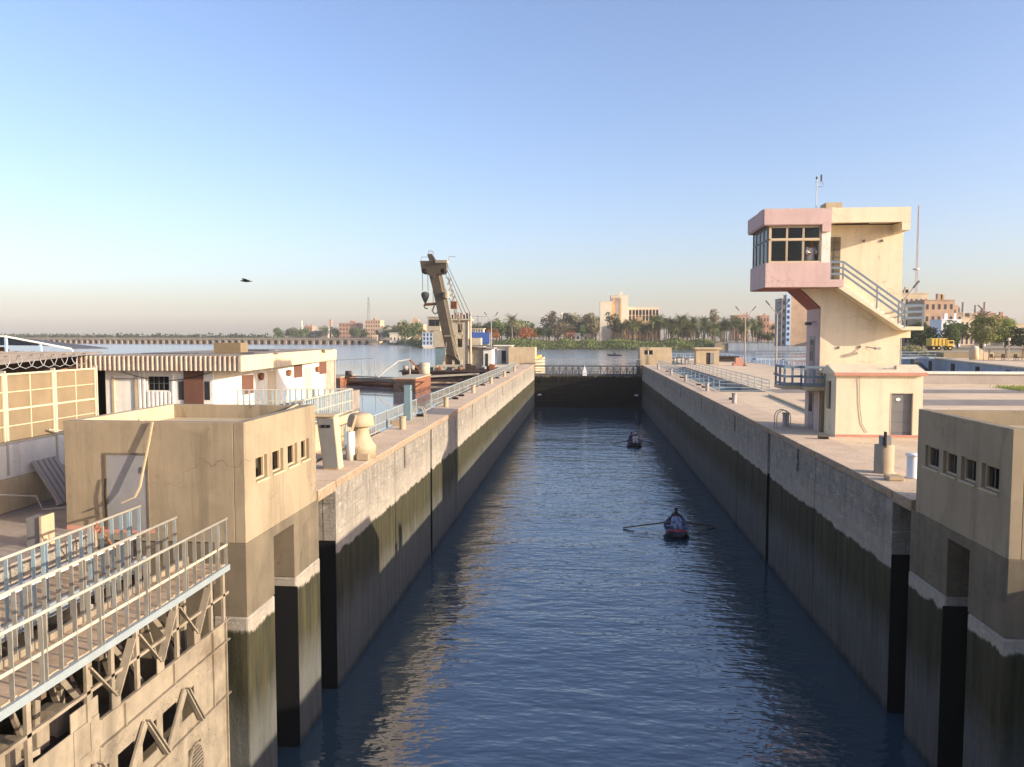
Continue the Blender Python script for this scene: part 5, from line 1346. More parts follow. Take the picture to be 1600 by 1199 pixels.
for k in range(n):
    f = (k+.5)/n; x = ax+(bx_-ax)*f; y = ay+(by_-ay)*f
    inst('arch_bay', bay, A, (x, y, 5.5), rz+math.pi); inst('sluice', dark, A, (x-1.3, y+5.9, 5.5), rz+math.pi)
    if k % 8 == 0: inst('buttress', but, A, (x+sp/2*math.cos(rz+math.pi), y-.2, 5.5), rz+math.pi)
    if k % 6 == 3: inst('lamp_pole', lt, A, (x, y+3, 9.8))
def along(o0, o1, z0, z1, nm):
    nx_, ny_ = math.sin(rz), -math.cos(rz)
    if ny_ > 0: nx_, ny_ = -nx_, -ny_
    q = [(ax+nx_*o0, ay+ny_*o0), (bx_+nx_*o0, by_+ny_*o0), (bx_+nx_*o1, by_+ny_*o1), (ax+nx_*o1, ay+ny_*o1)]
    MB().prism(q, 'z', z0, z1).build(nm, 'barrage', A)
along(.35, 0, 9.82, 10.6, 'parapet'); along(0, -6.2, 9.81, 10.0, 'deck')
MB().prism([(-163,586),(-156,586),(-154,590),(-156,596),(-163,596)], 'z', 4.5, 8.2).build('end_pier', 'barrage', A)
MB().box(-162,-158,588,594,8.2,13).build('end_tower', 'barrage', A)

# right bank walls
t = thing('embankment_wall', 'grey blue river wall with railing on the far right bank', 'wall', (84, 372, 5.6))
for k in range(9):
    MB().box(66+k*4.5, 66+k*4.5+4.4, 366, 367, 4.5, 8.8).build('wall_panel', 'bluewall', t)
    MB().box(66+k*4.5, 66+k*4.5+.3, 365.7, 367.2, 8.8, 10.0).build('pillar', 'bluewall', t)
MB().box(66,106.5,366.2,366.4,9.6,9.8).build('rail', 'bluewall', t)
struct(MB().box(60, 145, 366.5, 392, 4, 8.78).build('promenade', 'earth'))
t = thing('parapet_wall', 'pale topped parapet wall along the plaza edge behind the tower', 'wall', (44, 84, 7.27))
MB().box(31.2,60,83.4,84.2,5,8.3).build('wall', 'dullwall', t); MB().box(31.0,60,83.2,84.4,8.303,8.55).build('coping', 'white', t, bevel=.02)
t = thing('canal_wall', 'blue grey canal wall with dark slots at the right edge', 'wall', (66, 118, 5.6))
for k in range(14):
    f = k/14; g = (k+1)/14
    P = lambda f: (54+8*f*2, 90+46*f*2) if f < .5 else (62+10*(f-.5)*2, 136+54*(f-.5)*2)
    (xa, ya), (xb, yb) = P(f), P(g)
    MB().prism([(xa,ya),(xb-.03,yb-.15),(xb+1.4,yb-.3),(xa+1.4,ya-.2)], 'z', 4, 7.95).build('wall_panel', 'bluewall', t)
    if k % 2: MB().box(xa-.12+.35, xa+.12+.35, ya+2, ya+3.1, 5, 7.5).build('slot', 'black', t)
MB().prism([(53.8,90),(61.8,136),(71.8,190),(74,190),(64,136),(56,90)], 'z', 7.953, 8.15).build('coping', 'sandwall', t)
mb = MB(); mb.prism([(55.5,90),(63.5,136),(67,155),(300,155),(300,90)], 'z', 7.0, 8.0)
struct(mb.build('promenade', 'plaza'))
mb = MB(); mb.prism([(68,155.01),(73.5,190),(140,296),(300,296),(300,155.01)], 'z', 7.0, 9.02)
struct(mb.build('raised_ground', 'earth'))
t = thing('canal_footbridge', 'blue grey steel footbridge with railing behind the tower', 'bridge', (50, 140, 7.3))
MB().bar((31,146,8.0),(64,150,8.2), 2.0, .35).build('deck', 'bluewall', t)
MB().bar((31,145,9.1),(64,149,9.3), .08, .1).build('rail', 'bluewall', t); MB().bar((31,145,8.6),(64,149,8.8), .06, .08).build('rail', 'bluewall', t)
for k in range(22): MB().bar((31+k*1.57,145+k*.19,8.1),(31+k*1.57,145+k*.19,9.1), .07, .07).build('post', 'bluewall', t)
for k in range(5): MB().bar((36+k*6,145.5+k*.6,7.9),(38.5+k*6,145.9+k*.6,5.8), .35, .35).build('strut', 'darkgrey', t); MB().box(41+k*6,42+k*6,146,147.5,4.5,7.9).build('pile', 'darkgrey', t)
railing('river_railing', 'long pale blue railing at the far edge of the plaza', [(17.6,167.5),(30.9,167.5),(30.9,100)], 1.15, .9, 'paleblue', 'paleblue', (.5,), 3.0, 7.27, .06)
# white kerb line round the plaza edge
struct(MB().box(17.6,30.7,165.5,165.9,7.272,7.4).build('kerb', 'white'))
# excavator, gateposts, pergola
E_ = thing('yellow_truck', 'yellow dump truck parked among trees on the right bank', 'truck', (78, 180, 9.02)); ex, ey, ez = 77.2, 178, 9.05
MB().box(ex-2.4,ex+1.0,ey-1.2,ey+1.2,ez+.95,ez+2.6).build('body', 'yellow', E_, bevel=.06)
for k in range(5): MB().box(ex-2.2+k*.75,ex-2.05+k*.75,ey-1.28,ey-1.2,ez+1.0,ez+2.5).build('rib', 'yellow', E_)
cbn = MB().box(ex+1.1,ex+2.5,ey-1.1,ey+1.1,ez+.8,ez+2.2).build('cab', 'yellow', E_, bevel=.12); MB().box(ex+1.5,ex+2.3,ey-1.13,ey-1.101,ez+1.5,ez+2.0).build('window', 'glassdark', cbn)
MB().box(ex-2.4,ex+2.4,ey-.9,ey+.9,ez+.55,ez+.8).build('chassis', 'darkgrey', E_)
for x in (-1.7,-.6,1.7):
    for s in (-1.1, .8):
        wv = MB().tube([(ex+x,ey+s,ez+.5),(ex+x,ey+s+.3,ez+.5)], .5, 16).build('wheel', 'black', E_); MB().tube([(ex+x,ey+s-.02,ez+.5),(ex+x,ey+s+.32,ez+.5)], .22, 10).build('rim', 'yellow', wv)
t = thing('gate_post', 'rounded sand coloured gate post on the right bank', 'gate post', (76, 160, 9))
MB().lathe([(.75,0),(.75,2.0),(.6,2.3),(.1,2.45)], (69.2,146,8.0), 14).build('shaft', 'sandwall', t, True); MB().prism([(69.8,8.0),(72.5,8.0),(72.5,9.2),(71,9.3),(70.2,9.9)], 'y', 145.8,146.2).build('wing_wall', 'sandwall', t)
t = thing('pergola', 'sand coloured pergola with posts and seats at the right edge', 'pergola', (80, 140, 9))
MB().bar((69.5,143,10.0),(88,130,10.4), 3.4, .22).build('roof', 'sandwall', t)
for k in range(9):
    x = 70+k*2.0; y = 142.4-k*1.4
    MB().box(x-.1,x+.1,y-.1,y+.1,8.0,10.0).build('post', 'sandwall', t); MB().bar((x,y,8.6),(x+2.0,y-1.4,8.6), .06, .08).build('rail', 'rust', t)
random.seed(8)
for k in range(10):
    x = 71+k*1.5; y = 143.5-k*1.0
    c = thing('garden_chair', 'dark garden chair under the pergola', 'chair', (x, y, 8.01), 'chairs under the pergola')
    MB().box(x-.3,x+.3,y-.3,y+.3,8.43,8.5).build('seat', 'rustdark', c); MB().box(x-.3,x+.3,y+.25,y+.32,8.5,9.05).build('backrest', 'rustdark', c)
    for dx in (-.26,.26):
        for dy in (-.26,.26): MB().box(x+dx-.03,x+dx+.03,y+dy-.03,y+dy+.03,8.01,8.43).build('leg', 'rustdark', c)
for k, (x, y, h) in enumerate(((66.5,137,2.4),(66.8,130,3.4))):
    t = thing('garden_lamp', '%s slim lamp post by the pergola' % ('left', 'right')[k], 'lamp post', (x,y,8)); MB().tube([(x,y,8),(x,y,8+h)], .06, 6).build('pole', 'dullwall', t); MB().lathe([(.12,0),(.22,.15),(.2,.4),(.05,.5)], (x,y,8+h), 10).build('lantern', 'hotelwhite', t)
# right town
building('apartment_tower', 'tall sand coloured apartment block with balconies left of the tower shaft', 84.3, 92.5, 330, 342, 8, 29, 'brickpale', 0, 0, roofbits=1)
ab = building('apartment_tower', 'narrow grey apartment block with stacked balconies', 80.4, 84.2, 329, 340, 8, 27.2, 'dullwall', 6, 2, .4, .5, roofbits=0)
for k in range(7): MB().box(79.2,80.39,329.5,334,9.2+k*2.8,10.2+k*2.8).build('balcony', 'dullwall', ab)
MB().box(82.2,84.0,328.5,328.99,8.2,29.5).build('stair_shaft', 'paleblue', ab)
for k in range(8): MB().box(82.7,83.5,328.4,328.499,10+k*2.3,11.2+k*2.3).build('window', 'windowfar', ab)
Rr = [('town_house', 'pinkish block behind the left plaza lamp', 97.5, 106.8, 520, 535, 25.3, 'brickred', 4, 4),
      ('town_house', 'pink block with roof box between the two plaza lamps', 113.8, 119.5, 520, 530, 25, 'brickred', 4, 3),
      ('town_house', 'low pink house right of the palms', 119.6, 126, 525, 535, 20, 'brickpale', 3, 3),
      ('town_house', 'cream house with small arched windows right of the tower', 115.5, 125.6, 300, 312, 27.6, 'sandwall', 3, 6),
      ('town_house', 'large brown brick block right of the tower', 116.0, 125.8, 280, 294, 24.2, 'brickpale', 4, 5),
      ('town_house', 'lower brick block stepping down to the right', 125.9, 129.5, 286, 296, 22.4, 'brickpale', 4, 2),
      ('town_house', 'small grey house at the end of the brick blocks', 129.6, 133.0, 290, 298, 20.2, 'dullwall', 3, 2),
      ('town_house', 'white house with green panels among the right trees', 107.0, 112.6, 246, 254, 16.8, 'whitepaint', 3, 3),
      ('town_house', 'cream low house right of the white house', 137, 142, 300, 310, 18.8, 'sandwall', 2, 3),
      ('town_house', 'dark grey house behind the right trees', 131, 139, 310, 320, 20.2, 'dullwall', 2, 4),
      ('town_house', 'pale house above the right trees', 133, 139, 262, 270, 15.8, 'sandwall', 2, 3),
      ('town_house', 'house with flat roof on the slope at the right edge', 166, 176, 360, 372, 20.2, 'brickpale', 3, 5),
      ('town_house', 'brown house on the slope at the right edge', 178, 190, 372, 384, 20.8, 'brickred', 3, 5),
      ('town_house', 'grey house low at the right edge', 160, 170, 330, 340, 16.8, 'dullwall', 2, 4),
      ('town_house', 'cream house low at the right edge', 152, 159, 300, 308, 14.8, 'sandwall', 2, 3),
      ('town_house', 'rose coloured house highest on the right slope', 188, 199, 400, 412, 23, 'brickred', 3, 5)]
for nm, lab, x0, x1, y0, y1, z1, m, r, c in Rr: building(nm, lab, x0, x1, y0, y1, 7.6, z1, m, r, c, .4, .42)
for k, x in enumerate((170, 174.5, 180, 184)):
    t = thing('chimney_stack', '%s thin chimney on the right skyline' % ['first', 'second', 'third', 'fourth'][k], 'chimney', (x, 380, 20), 'chimneys on the right skyline')
    MB().lathe([(.7,0),(.5,6.2+(k % 2)*1.4),(.7,6.5+(k % 2)*1.4)], (x,380,19.8), 10).build('shaft', 'dullwall', t)
for k, (x, y) in enumerate(((128,262),(150,262))):
    t = thing('street_lamp', '%s street lamp over the right trees' % ('left', 'right')[k], 'street lamp', (x,y,8)); MB().tube([(x,y,8),(x,y,19),(x-2.5,y,21.4)], .14, 6).build('pole', 'dullwall', t); MB().bar((x-1.8,y,20.7),(x-3.2,y,22), .3, .3).build('lamp_head', 'darkgrey', t)
# ================================================================== vegetation
def crown_mesh(name, m, blobs, n, leaf, seed):
    """leaf-sized faces spread over and through a union of ellipsoids"""
    rnd = random.Random(seed); vs = []; fs = []
    tot = sum(b[3]*b[4] for b in blobs)
    for cx, cy, cz, rx, rz_ in blobs:
        k = int(n*rx*rz_/tot)
        for _ in range(k):
            u = rnd.uniform(-1, 1); t = rnd.uniform(0, 2*math.pi); r = rnd.uniform(.45, 1.0)**.5 * rnd.uniform(.85, 1.12)
            s = math.sqrt(1-u*u); p = Vector((cx+rx*r*s*math.cos(t), cy+rx*r*s*math.sin(t), cz+rz_*r*u))
            d = Vector((s*math.cos(t), s*math.sin(t), u)) + Vector((rnd.gauss(0,.6), rnd.gauss(0,.6), rnd.gauss(0,.6)))
            d.normalize(); a = d.cross(Vector((rnd.gauss(0,1), rnd.gauss(0,1), rnd.gauss(0,1)))).normalized(); b = d.cross(a)
            L = leaf*rnd.uniform(.6, 1.35); o = len(vs)
            vs += [tuple(p-a*L), tuple(p+b*L*.55), tuple(p+a*L), tuple(p-b*L*.55)]; fs.append((o, o+1, o+2, o+3))
    me = bpy.data.meshes.new(name); me.from_pydata(vs, [], fs); me.materials.append(MATS[m]); return me
def blobs_for(rnd, h, w, k, low=.35):
    out = [(0, 0, h*.62, w*.7, h*.26)]
    for i in range(k):
        t = rnd.uniform(0, 6.28); r = w*rnd.uniform(.25, .75); z = h*rnd.uniform(low, .85)
        s = rnd.uniform(.3, .55)
        out.append((r*math.cos(t), r*math.sin(t), z, w*s, h*s*.42))
    return out
PROT = []
leafs = ['leafgreen', 'leafdark', 'leafdry', 'leafyellow']
for i in range(10):
    rnd = random.Random(100+i); h = 10.0; w = rnd.uniform(3.2, 5.0) if i != 7 else 2.0
    m = leafs[[0,1,0,2,1,0,3,1,2,0][i]]
    cm = crown_mesh('crown', m, blobs_for(rnd, h, w, rnd.randint(5, 9)), 620, .42, 200+i)
    tb = MB(); tb.tube([(0,0,0),(.1,0,h*.25),(-.05,.1,h*.5),(.1,0,h*.75)], [.32,.26,.18,.06], 7)
    for k in range(5):
        t = rnd.uniform(0,6.28); z = h*rnd.uniform(.25,.5); tb.tube([(0,0,z),(w*.35*math.cos(t),w*.35*math.sin(t),z+h*.15),(w*.6*math.cos(t),w*.6*math.sin(t),z+h*.25)], [.14,.09,.03], 5)
    PROT.append((cm, mesh_of(tb, 'trunk', 'bark'), m))
rnd = random.Random(77)
REDC = crown_mesh('crown', 'leafred', blobs_for(rnd, 10, 5, 8), 620, .42, 91)
NEAR = {}
def near_crown(i):
    if i not in NEAR:
        r = random.Random(300+i); NEAR[i] = crown_mesh('crown', leafs[[0,1,0,2,1,0,3,1,2,0][i]], blobs_for(r, 10, 4.2, 10, .22), 2600, .30, 400+i)
    return NEAR[i]
def tree(i, x, y, z, h, label, group, wide=1.0, red=False, rnd=random.Random(5)):
    cm, tm, _ = PROT[i % 10]
    if y < 240: cm = near_crown(i % 10)
    t = thing('tree', label, 'tree', (x, y, z), group)
    s = h/10; rz_ = rnd.uniform(0, 6.28)
    inst('crown', REDC if red else cm, t, (x, y, z), rz_, (s*wide, s*wide, s)); inst('trunk', tm, t, (x, y, z), rz_, (s, s, s))
# palm
def palm_mesh(seed, nf=46):
    rnd = random.Random(seed); vs = []; fs = []
    for k in range(nf):
        t = 2*math.pi*k/nf + rnd.uniform(-.2,.2); el = rnd.uniform(-.5, 1.15); L = rnd.uniform(2.1, 3.1)
        p = Vector((0,0,0)); d = Vector((math.cos(t)*math.cos(el), math.sin(t)*math.cos(el), math.sin(el)))
        side = Vector((-math.sin(t), math.cos(t), 0)); seg = 7
        for j in range(seg):
            q = p + d*(L/seg); w = .6*(1-abs(j-2.2)/7)
            up_ = side.cross(d)
            for s in (-1, 1):
                for g in range(2):
                    a = p + (q-p)*(g*.5); b = p + (q-p)*(g*.5+.3); o = len(vs)
                    tip = (a+b)/2 + side*s*w + d*.25 - Vector((0,0,w*.35))
                    vs += [tuple(a), tuple(b), tuple(tip)]; fs.append((o,o+1,o+2))
            o = len(vs); vs += [tuple(p-side*.04), tuple(p+side*.04), tuple(q+side*.03), tuple(q-side*.03)]; fs.append((o,o+1,o+2,o+3))
            p = q; d = (d + Vector((0,0,-.17))).normalized()
    me = bpy.data.meshes.new('crown'); me.from_pydata(vs, [], fs); me.materials.append(MATS['leafpalm']); return me
PALMC = [palm_mesh(k) for k in (1,2,3,4)]
PALMT = mesh_of(MB().tube([(0,0,0),(.12,.05,2.5),(.05,-.05,5),(0,0,7.6)], [.34,.25,.22,.26], 8), 'trunk', 'palmbark')
def palm(i, x, y, z, h, label, group, rnd=random.Random(6)):
    t = thing('palm_tree', label, 'palm tree', (x, y, z), group); s = h/9.5; r = rnd.uniform(0,6.28)
    inst('crown', PALMC[i % 4], t, (x, y, z+7.6*s), r, (s*1.3,)*3); inst('trunk', PALMT, t, (x, y, z), r, (s*.9, s*.9, s))
rnd = random.Random(12)
G1 = 'trees along the far bank'
lab = ['mid green leafy tree on the far bank', 'dark evergreen tree on the far bank', 'thin brownish tree on the far bank', 'pale yellow green tree on the far bank']
def far_tree(i, x, y, h, wide=1.0):
    m = PROT[i % 10][2]; tree(i, x, y, 8.8, h, lab[leafs.index(m)], G1, wide)
# behind the park between crane and hotel
for k in range(34):
    x = -62 + k*2.05 + rnd.uniform(-1,1); y = rnd.uniform(415, 470); far_tree(rnd.randint(0,9), x*y/440, y, rnd.uniform(8, 13.5))
for k in range(8): far_tree(3 if k % 2 else 8, rnd.uniform(-22, 8), rnd.uniform(450, 500), rnd.uniform(15, 19))
for k, (x, y, h) in enumerate(((-47,408,8.5),(-31,412,9.5),(-28,415,9),(-7,418,8),(-66,425,9.5),(-52,430,11))):
    tree(0, x, y, 8.8, h, 'tree covered in red blossom on the far bank', 'red flowering trees on the far bank', 1.0, True)
palm(0, -37.5, 408, 8.8, 14.5, 'lone palm between two red flowering trees', None)
tree(1, 16.5, 432, 8.8, 17, 'tall dark umbrella tree in front of the hotel tower', None, .8)
for k in range(58):
    x = 20 + k*1.27 + rnd.uniform(-1.2,1.2); y = rnd.uniform(402, 434)
    palm(k, x*y/420, y, 8.8, rnd.uniform(8.0, 14.8), 'date palm in the grove on the far bank', 'date palms on the far bank')
for k in range(16): far_tree(rnd.randint(0,9), rnd.uniform(20, 118), rnd.uniform(432, 475), rnd.uniform(8, 14))
tree(8, 76, 470, 8.8, 19, 'tall pale tree rising above the palm grove', None, .75)
for k in range(9): palm(k, 94+k*3.6+rnd.uniform(-1,1), rnd.uniform(385, 410), 8.8, rnd.uniform(9, 13), 'date palm left of the grey apartment block', 'date palms by the apartment block')
for k in range(9): far_tree(1, 84+rnd.uniform(0,24), rnd.uniform(372, 385), rnd.uniform(4, 6), 1.3)
# left town trees
for k in range(44):
    x = rnd.uniform(-300, -112); y = 700+rnd.uniform(-10, 20) if x < -172 else 590+(-172-x)*-1.0+rnd.uniform(5, 40)
    if x > -172: y = 530 + (x+172)*-1.6 + 95 + rnd.uniform(0, 20)
    tree(rnd.choice([0,1,2,4,5,7,9]), x, y, 8.8, rnd.uniform(7, 13), 'tree among the houses of the left far town', 'trees of the left far town')
for k in range(16): tree(rnd.choice([0,1,4,5,9,3]), rnd.uniform(-112, -62), rnd.uniform(440, 520), 8.8, rnd.uniform(9, 14), 'tree on the shore behind the floating crane', 'trees behind the crane')
# right bank trees
for k, (x, y, h, i, w, lb) in enumerate(((80,196,6.4,1,1.2,'dark bushy tree behind the yellow truck'),(84,200,6,4,1.2,'low dark tree right of the stair landing'),(88,197,7.0,0,1.0,'round mid green tree right of the yellow truck'),
        (95,209,6.6,9,1.0,'broad green tree in the middle of the right bank'),(100,207,8.6,6,1.25,'large yellow green tree on the right bank'),(108,212,8.0,6,1.1,'yellow green tree at the right edge'),(117,205,6.4,1,1.3,'dark tree at the right edge above the pergola'),
        (101,190,6,1,1.4,'low dark hedge tree left of the pergola'),(108,188,5.8,4,1.4,'low dark hedge tree above the pergola'),(123,215,6.8,0,1.2,'green tree farthest right on the bank'),(88,214,7.5,2,1.0,'green tree behind the yellow truck'))):
    tree(i, x, y, 9.0, h, lb, None, w)
palm(2, 103, 214, 9, 9.5, 'feathery palm above the large yellow green tree', None)
# dense low growth along the far shore, nobody could count it
def scrub(name, label, line, n, hmin, hmax, depth, m, leaf, seed):
    rnd = random.Random(seed); vs = []; fs = []
    segs = list(zip(line, line[1:])); Ls = [math.hypot(b[0]-a[0], b[1]-a[1]) for a, b in segs]; T = sum(Ls)
    for _ in range(n):
        r = rnd.uniform(0, T); i = 0
        while r > Ls[i]: r -= Ls[i]; i += 1
        (xa, ya), (xb, yb) = segs[i]; f = r/Ls[i]
        x = xa+(xb-xa)*f; y = ya+(yb-ya)*f + rnd.uniform(0, depth)
        hh = hmin+(hmax-hmin)*(.5+.5*math.sin(x*.35+2*math.sin(x*.11)))*rnd.uniform(.3,1)
        z = 5.7 + min(3.0, (y-(ya+(yb-ya)*f))*.35) + hh*rnd.uniform(.1, 1)
        d = Vector((rnd.gauss(0,1), rnd.gauss(0,1), rnd.gauss(0,.7))).normalized(); a = d.cross(Vector((rnd.gauss(0,1), rnd.gauss(0,1), rnd.gauss(0,1)))).normalized(); b = d.cross(a)
        L = leaf*rnd.uniform(.6,1.3); o = len(vs); p = Vector((x,y,z))
        vs += [tuple(p-a*L), tuple(p+b*L*.6), tuple(p+a*L), tuple(p-b*L*.6)]; fs.append((o,o+1,o+2,o+3))
    me = bpy.data.meshes.new(name); me.from_pydata(vs, [], fs); me.materials.append(MATS[m])
    o = bpy.data.objects.new(name, me); col.objects.link(o); return tag(o, label, 'bushes', None, 'stuff')
sh = [(-92,428),(-60,394),(-20,384),(20,377),(63,370)]
scrub('shore_bushes', 'dense pale green bushes along the far shore', sh, 12000, .3, 2.2, 14, 'reed', .5, 1)
scrub('shore_bushes', 'dark green hedge mass behind the far shore bushes', [(-90,440),(-60,405),(-20,398),(20,392),(66,386)], 8000, .6, 2.8, 22, 'leafgreen', .55, 2)
scrub('bank_scrub', 'low scrub below the left far town', [(-330,782),(-200,742),(-172,690),(-150,592),(-118,522),(-92,432)], 6000, .5, 3, 12, 'leafgreen', .7, 3)
scrub('far_treeline', 'hazy line of distant trees beyond the barrage', [(-1400,1130),(-900,1002),(-500,822),(-330,784)], 16000, 2, 7, 30, 'leafdark', 1.5, 4)
scrub('far_treeline', 'low trees behind the left far town', [(-330,800),(-180,770),(-110,640)], 5000, 3, 8, 20, 'leafgreen', 1.0, 6)
scrub('bank_scrub', 'low dry bushes along the canal on the right bank', [(66,150),(76,186)], 2500, .6, 1.8, 10, 'leafdry', .22, 5)
g = MB(); rnd = random.Random(2)
for k in range(1500):
    x = 39+abs(rnd.gauss(0,3.5)); y = 75+rnd.gauss(0,1.6); h = rnd.uniform(.15,.4); w = .05
    g.v += [(x-w,y,7.27),(x+w,y,7.27),(x+rnd.uniform(-.12,.12),y,7.27+h)]; n_ = len(g.v); g.f.append((n_-3,n_-2,n_-1))
tag(g.build('grass', 'leafyellow', recalc=False), 'small patch of bright grass on the plaza at the right edge', 'grass', None, 'stuff')

# every tree of a look-alike row is told apart by its place in the row
ONE = ['', 'first', 'second', 'third', 'fourth', 'fifth', 'sixth', 'seventh', 'eighth', 'ninth', 'tenth', 'eleventh', 'twelfth', 'thirteenth', 'fourteenth', 'fifteenth', 'sixteenth', 'seventeenth', 'eighteenth', 'nineteenth', 'twentieth']
def ordinal(n):
    if n <= 20: return ONE[n]
    t = n // 10; u = n % 10
    return (['', '', 'twentieth', 'thirtieth', 'fortieth', 'fiftieth', 'sixtieth'][t]) if u == 0 else ['', '', 'twenty', 'thirty', 'forty', 'fifty', 'sixty'][t] + '-' + ONE[u]
rows = {}
for o in list(col.objects):
    if o.parent is None and o.get('group') and o.get('category') in ('tree', 'palm tree', 'chair'): rows.setdefault(o['label'], []).append(o)
for lb, os_ in rows.items():
    os_.sort(key=lambda o: o.location.x/o.location.y)
    for k, o in enumerate(os_): o['label'] = '%s, %s from the left' % (lb, ordinal(k+1))

# ================================================================== boats and people
def skin_body(name, joints, edges, m, parent, sub=2):
    me = bpy.data.meshes.new(name); me.from_pydata([j[:3] for j in joints], edges, []); me.materials.append(MATS[m])
    o = bpy.data.objects.new(name, me); col.objects.link(o); o.parent = parent
    md = o.modifiers.new('skin', 'SKIN'); md.use_smooth_shade = True
    for i, sv in enumerate(me.skin_vertices[0].data):
        sv.radius = (joints[i][3], joints[i][4] if len(joints[i]) > 4 else joints[i][3]); sv.use_root = (i == 0)
    s = o.modifiers.new('subsurf', 'SUBSURF'); s.levels = sub; s.render_levels = sub
    return o
def person(label, loc, rz, pose, robe, head, scale=1.0):
    t = thing('person', label, 'person', loc, None, rz or 1e-6); t.scale = (scale,)*3
    if pose == 'row':   # seated, facing local -y, arms forward to the oars
        J = [(0,0,.42,.15,.13),(0,.02,.62,.15,.11),(0,.02,.82,.17,.11),(0,0,.98,.07),(0,-.04,1.08,.075),(0,-.05,1.17,.10,.11),(0,-.05,1.27,.07),
             (.19,.02,.88,.07),(.27,-.18,.72,.05),(.24,-.42,.70,.04),(.23,-.50,.70,.045,.03),
             (-.19,.02,.88,.07),(-.27,-.18,.72,.05),(-.24,-.42,.70,.04),(-.23,-.50,.70,.045,.03),
             (.11,-.08,.42,.10),(.15,-.42,.50,.085),(.15,-.58,.15,.06),(.15,-.72,.10,.05,.035),
             (-.11,-.08,.42,.10),(-.15,-.42,.50,.085),(-.15,-.58,.15,.06),(-.15,-.72,.10,.05,.035)]
        E = [(0,1),(1,2),(2,3),(3,4),(4,5),(5,6),(2,7),(7,8),(8,9),(9,10),(2,11),(11,12),(12,13),(13,14),(0,15),(15,16),(16,17),(17,18),(0,19),(19,20),(20,21),(21,22)]
        b = skin_body('body', J, E, 'skin', t)
        MB().lathe([(.34,0),(.36,.12),(.30,.25),(.24,.42),(.22,.52),(.14,.60),(.08,.63)], (0,-.05,.36), 16, 1, .85).build('robe', robe, t, True)
        for s in (-1,1): MB().tube([(s*.17,.02,.90),(s*.27,-.16,.74),(s*.25,-.36,.71)], [.10,.09,.085], 10).build('sleeve', robe, t, True)
        MB().tube([(.13,-.1,.48),(.16,-.42,.55),(.16,-.56,.25)], [.15,.14,.12], 10).build('robe_skirt', robe, t, True); MB().tube([(-.13,-.1,.48),(-.16,-.42,.55),(-.16,-.56,.25)], [.15,.14,.12], 10).build('robe_skirt', robe, t, True)
        hz_ = 1.17; hy = -.05
    else:               # standing, leaning forward on the sill
        J = [(0,0,.92,.15,.11),(0,-.03,1.12,.15,.11),(0,-.10,1.34,.17,.11),(0,-.16,1.48,.065),(0,-.20,1.56,.07),(0,-.22,1.66,.10,.11),(0,-.22,1.76,.07),
             (.19,-.10,1.40,.07),(.26,-.22,1.18,.05),(.20,-.42,1.08,.04),(.18,-.50,1.07,.045,.03),
             (-.19,-.10,1.40,.07),(-.26,-.22,1.18,.05),(-.20,-.42,1.08,.04),(-.18,-.50,1.07,.045,.03),
             (.10,0,.90,.11),(.11,.0,.50,.08),(.11,.03,.10,.055),(.11,-.12,.04,.05,.03),(-.10,0,.90,.11),(-.11,0,.50,.08),(-.11,.03,.10,.055),(-.11,-.12,.04,.05,.03)]
        E = [(0,1),(1,2),(2,3),(3,4),(4,5),(5,6),(2,7),(7,8),(8,9),(9,10),(2,11),(11,12),(12,13),(13,14),(0,15),(15,16),(16,17),(17,18),(0,19),(19,20),(20,21),(21,22)]
        b = skin_body('body', J, E, 'skin', t)
        MB().lathe([(.28,0),(.26,.4),(.23,.8),(.22,1.1),(.23,1.22),(.15,1.34),(.08,1.38)], (0,-.04,.12), 18, 1, .85).build('robe', robe, t, True)
        for s in (-1,1): MB().tube([(s*.17,-.08,1.40),(s*.26,-.2,1.20),(s*.22,-.36,1.11)], [.10,.09,.085], 10).build('sleeve', robe, t, True)
        hz_ = 1.66; hy = -.22
    MB().tube([(0,hy-.11,hz_+.01),(0,hy-.135,hz_-.02)], [.018,.022], 6).build('nose', 'skin', t, True)
    for s in (-1,1):
        MB().lathe([(.004,-.012),(.014,0),(.004,.012)], (s*.038,hy-.098,hz_+.02), 8).build('eye', 'black', t, True)
        MB().lathe([(.01,-.03),(.022,0),(.01,.03)], (s*.105,hy,hz_), 8).build('ear', 'skin', t, True)
    if head == 'cap': MB().lathe([(.112,0),(.115,.06),(.09,.10),(.02,.12)], (0,hy,hz_+.04), 14).build('cap', 'whitepaint', t, True)
    elif head == 'turban': MB().lathe([(.11,0),(.15,.03),(.15,.08),(.11,.13),(.02,.15)], (0,hy+.01,hz_+.03), 14).build('turban', 'robewhite', t, True)
    else: MB().lathe([(.108,-.02),(.115,.05),(.09,.11),(.02,.13)], (0,hy+.015,hz_+.03), 14).build('hair', 'black', t, True)
    return t
